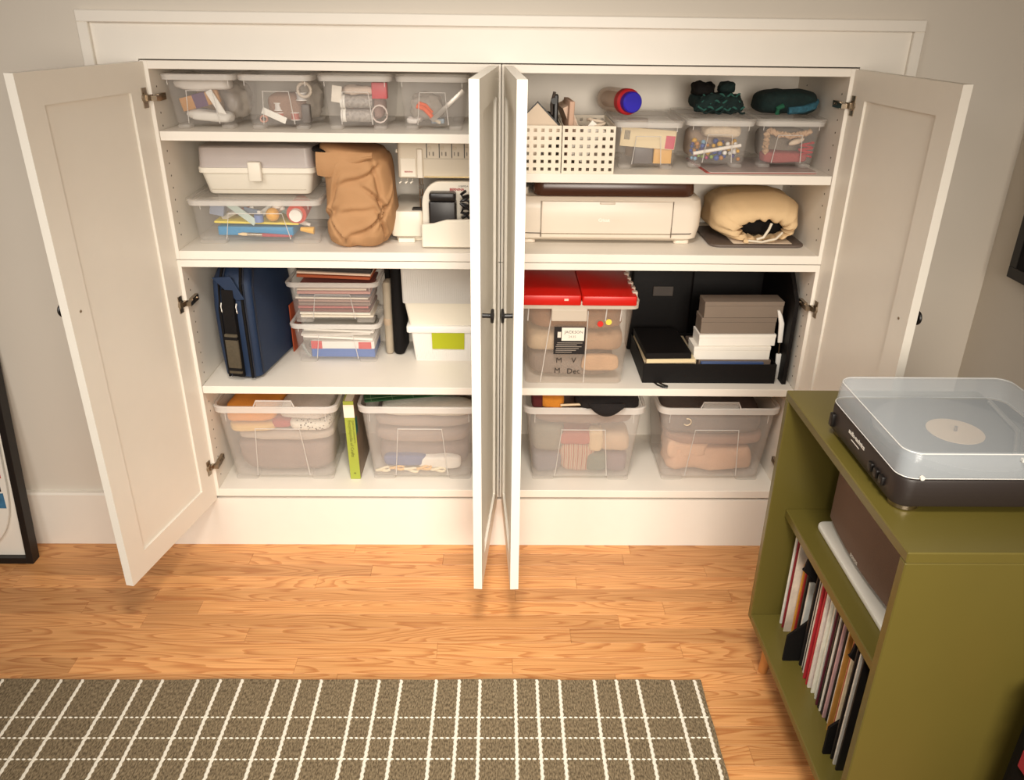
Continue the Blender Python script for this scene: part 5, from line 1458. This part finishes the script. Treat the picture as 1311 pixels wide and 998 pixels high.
foldb('mauve_knit', 'mauve grey knit low on the far side of the knitwear bin', 'knitwear', (GX + 0.115, 0.145, z), 0.07, 0.13, 0.07, '7c6c70', 58, 0.006)
foldb('brown_knit', 'brown knit filling the top of the knitwear bin', 'knitwear', (GX + 0.005, 0.18, z + 0.175), 0.30, 0.195, 0.052, '83695a', 59, 0.006)
foldb('black_cloth', 'black cloth heaped over the rim of the knitwear bin', 'cloth', (GX + 0.07, 0.155, z + 0.238), 0.19, 0.21, 0.055, '171110', 61, 0.012)
put('black_fold', 'black cloth corner hanging over the front rim of the knitwear bin', 'cloth', MB().sheet(lambda u, v: (-0.055 + 0.11 * u, -0.012 * math.sin(v * 3.0), 0.026 - 0.040 * v * math.sin(math.pi * min(1, max(0, u * 1.0))) ** 0.7), 14, 8, 0.003), cmat('171110', 'cloth'), (GX + 0.065, 0.028, ZBT + 0.266))
foldb('orange_cloth', 'orange cloth peeking out at the rim of the knitwear bin', 'cloth', (GX - 0.10, 0.125, z + 0.24), 0.07, 0.12, 0.038, 'd88a2c', 62, 0.006)
foldb('dark_red_cloth', 'dark red patterned cloth beside the orange cloth at the rim', 'cloth', (GX - 0.145, 0.125, z + 0.24), 0.035, 0.12, 0.038, '5a2020', 63, 0.004)
put('wooden_hanger', 'pale wooden stick lying across the rim of the knitwear bin', 'stick', cylinder(0.004, 0.11, 'x', 10), cmat('e0c8a4'), (GX - 0.075, 0.052, ZBT + 0.275), (0, rad(-3), 0))
GX = 0.681
foldb('peach_cloth', 'peach cloth heaped at the bottom of the bin beside the console', 'cloth', (GX, 0.172, z), 0.255, 0.165, 0.095, 'dcae8c', 71, 0.018, freq=22)
foldb('peach_cloth', 'peach cloth corner rising at one side of the bin beside the console', 'cloth', (GX - 0.078, 0.125, z + 0.05), 0.12, 0.075, 0.065, 'e3b896', 72, 0.012, freq=24)
foldb('brown_cloth', 'brown grey cloth above the peach cloth', 'cloth', (GX + 0.01, 0.175, z + 0.105), 0.295, 0.19, 0.035, 'a07a66', 73, 0.008)
foldb('grey_cloth', 'dark grey cloth filling the top of the bin beside the console', 'cloth', (GX, 0.18, z + 0.135), 0.30, 0.19, 0.085, '6f625c', 74, 0.008)
put('hair_tie', 'cream thread loop lying against the front of the bin of peach cloth', 'thread', MB().tube([(0.012 * math.cos(a), 0, 0.012 * math.sin(a)) for a in [math.pi * (0.6 - i / 8) for i in range(12)]], 0.0016, 6), cmat('e6d2b4'), (GX - 0.098, 0.0455, ZBT + 0.222), (rad(5), 0, 0))

# ---- dark bag with red plaid beside the console
pb = thing('plaid_bag', 'dark bag with red checked patches standing next to the olive console', 'bag', (1.062, -1.215, 0.0))
MB().rbox(-0.152, 0.17, -0.07, 0.075, 0, 0.56, 0.04, 0.02, 5).build('bag_body', BLACKM, pb, smooth=True)
PR = mat('red_check', 'b0303a', 0.8)
for i in range(3):
    for j in range(3):
        MB().rbox(-0.115 + j * 0.085, -0.045 + j * 0.085, -0.078, -0.0705, 0.36 + i * 0.06, 0.405 + i * 0.06, 0.003, 0.002).build('red_check', PR, pb)
for i in range(3):
    MB().rbox(-0.160, -0.1525, -0.025, 0.025, 0.41 + i * 0.055, 0.448 + i * 0.055, 0.003, 0.002).build('red_check', PR, pb)
MB().tube([(-0.153, -0.045, 0.02), (-0.155, -0.045, 0.3), (-0.150, -0.04, 0.52)], 0.003).build('piping', mat('piping_grey', '5a5450', 0.6), pb, smooth=True)
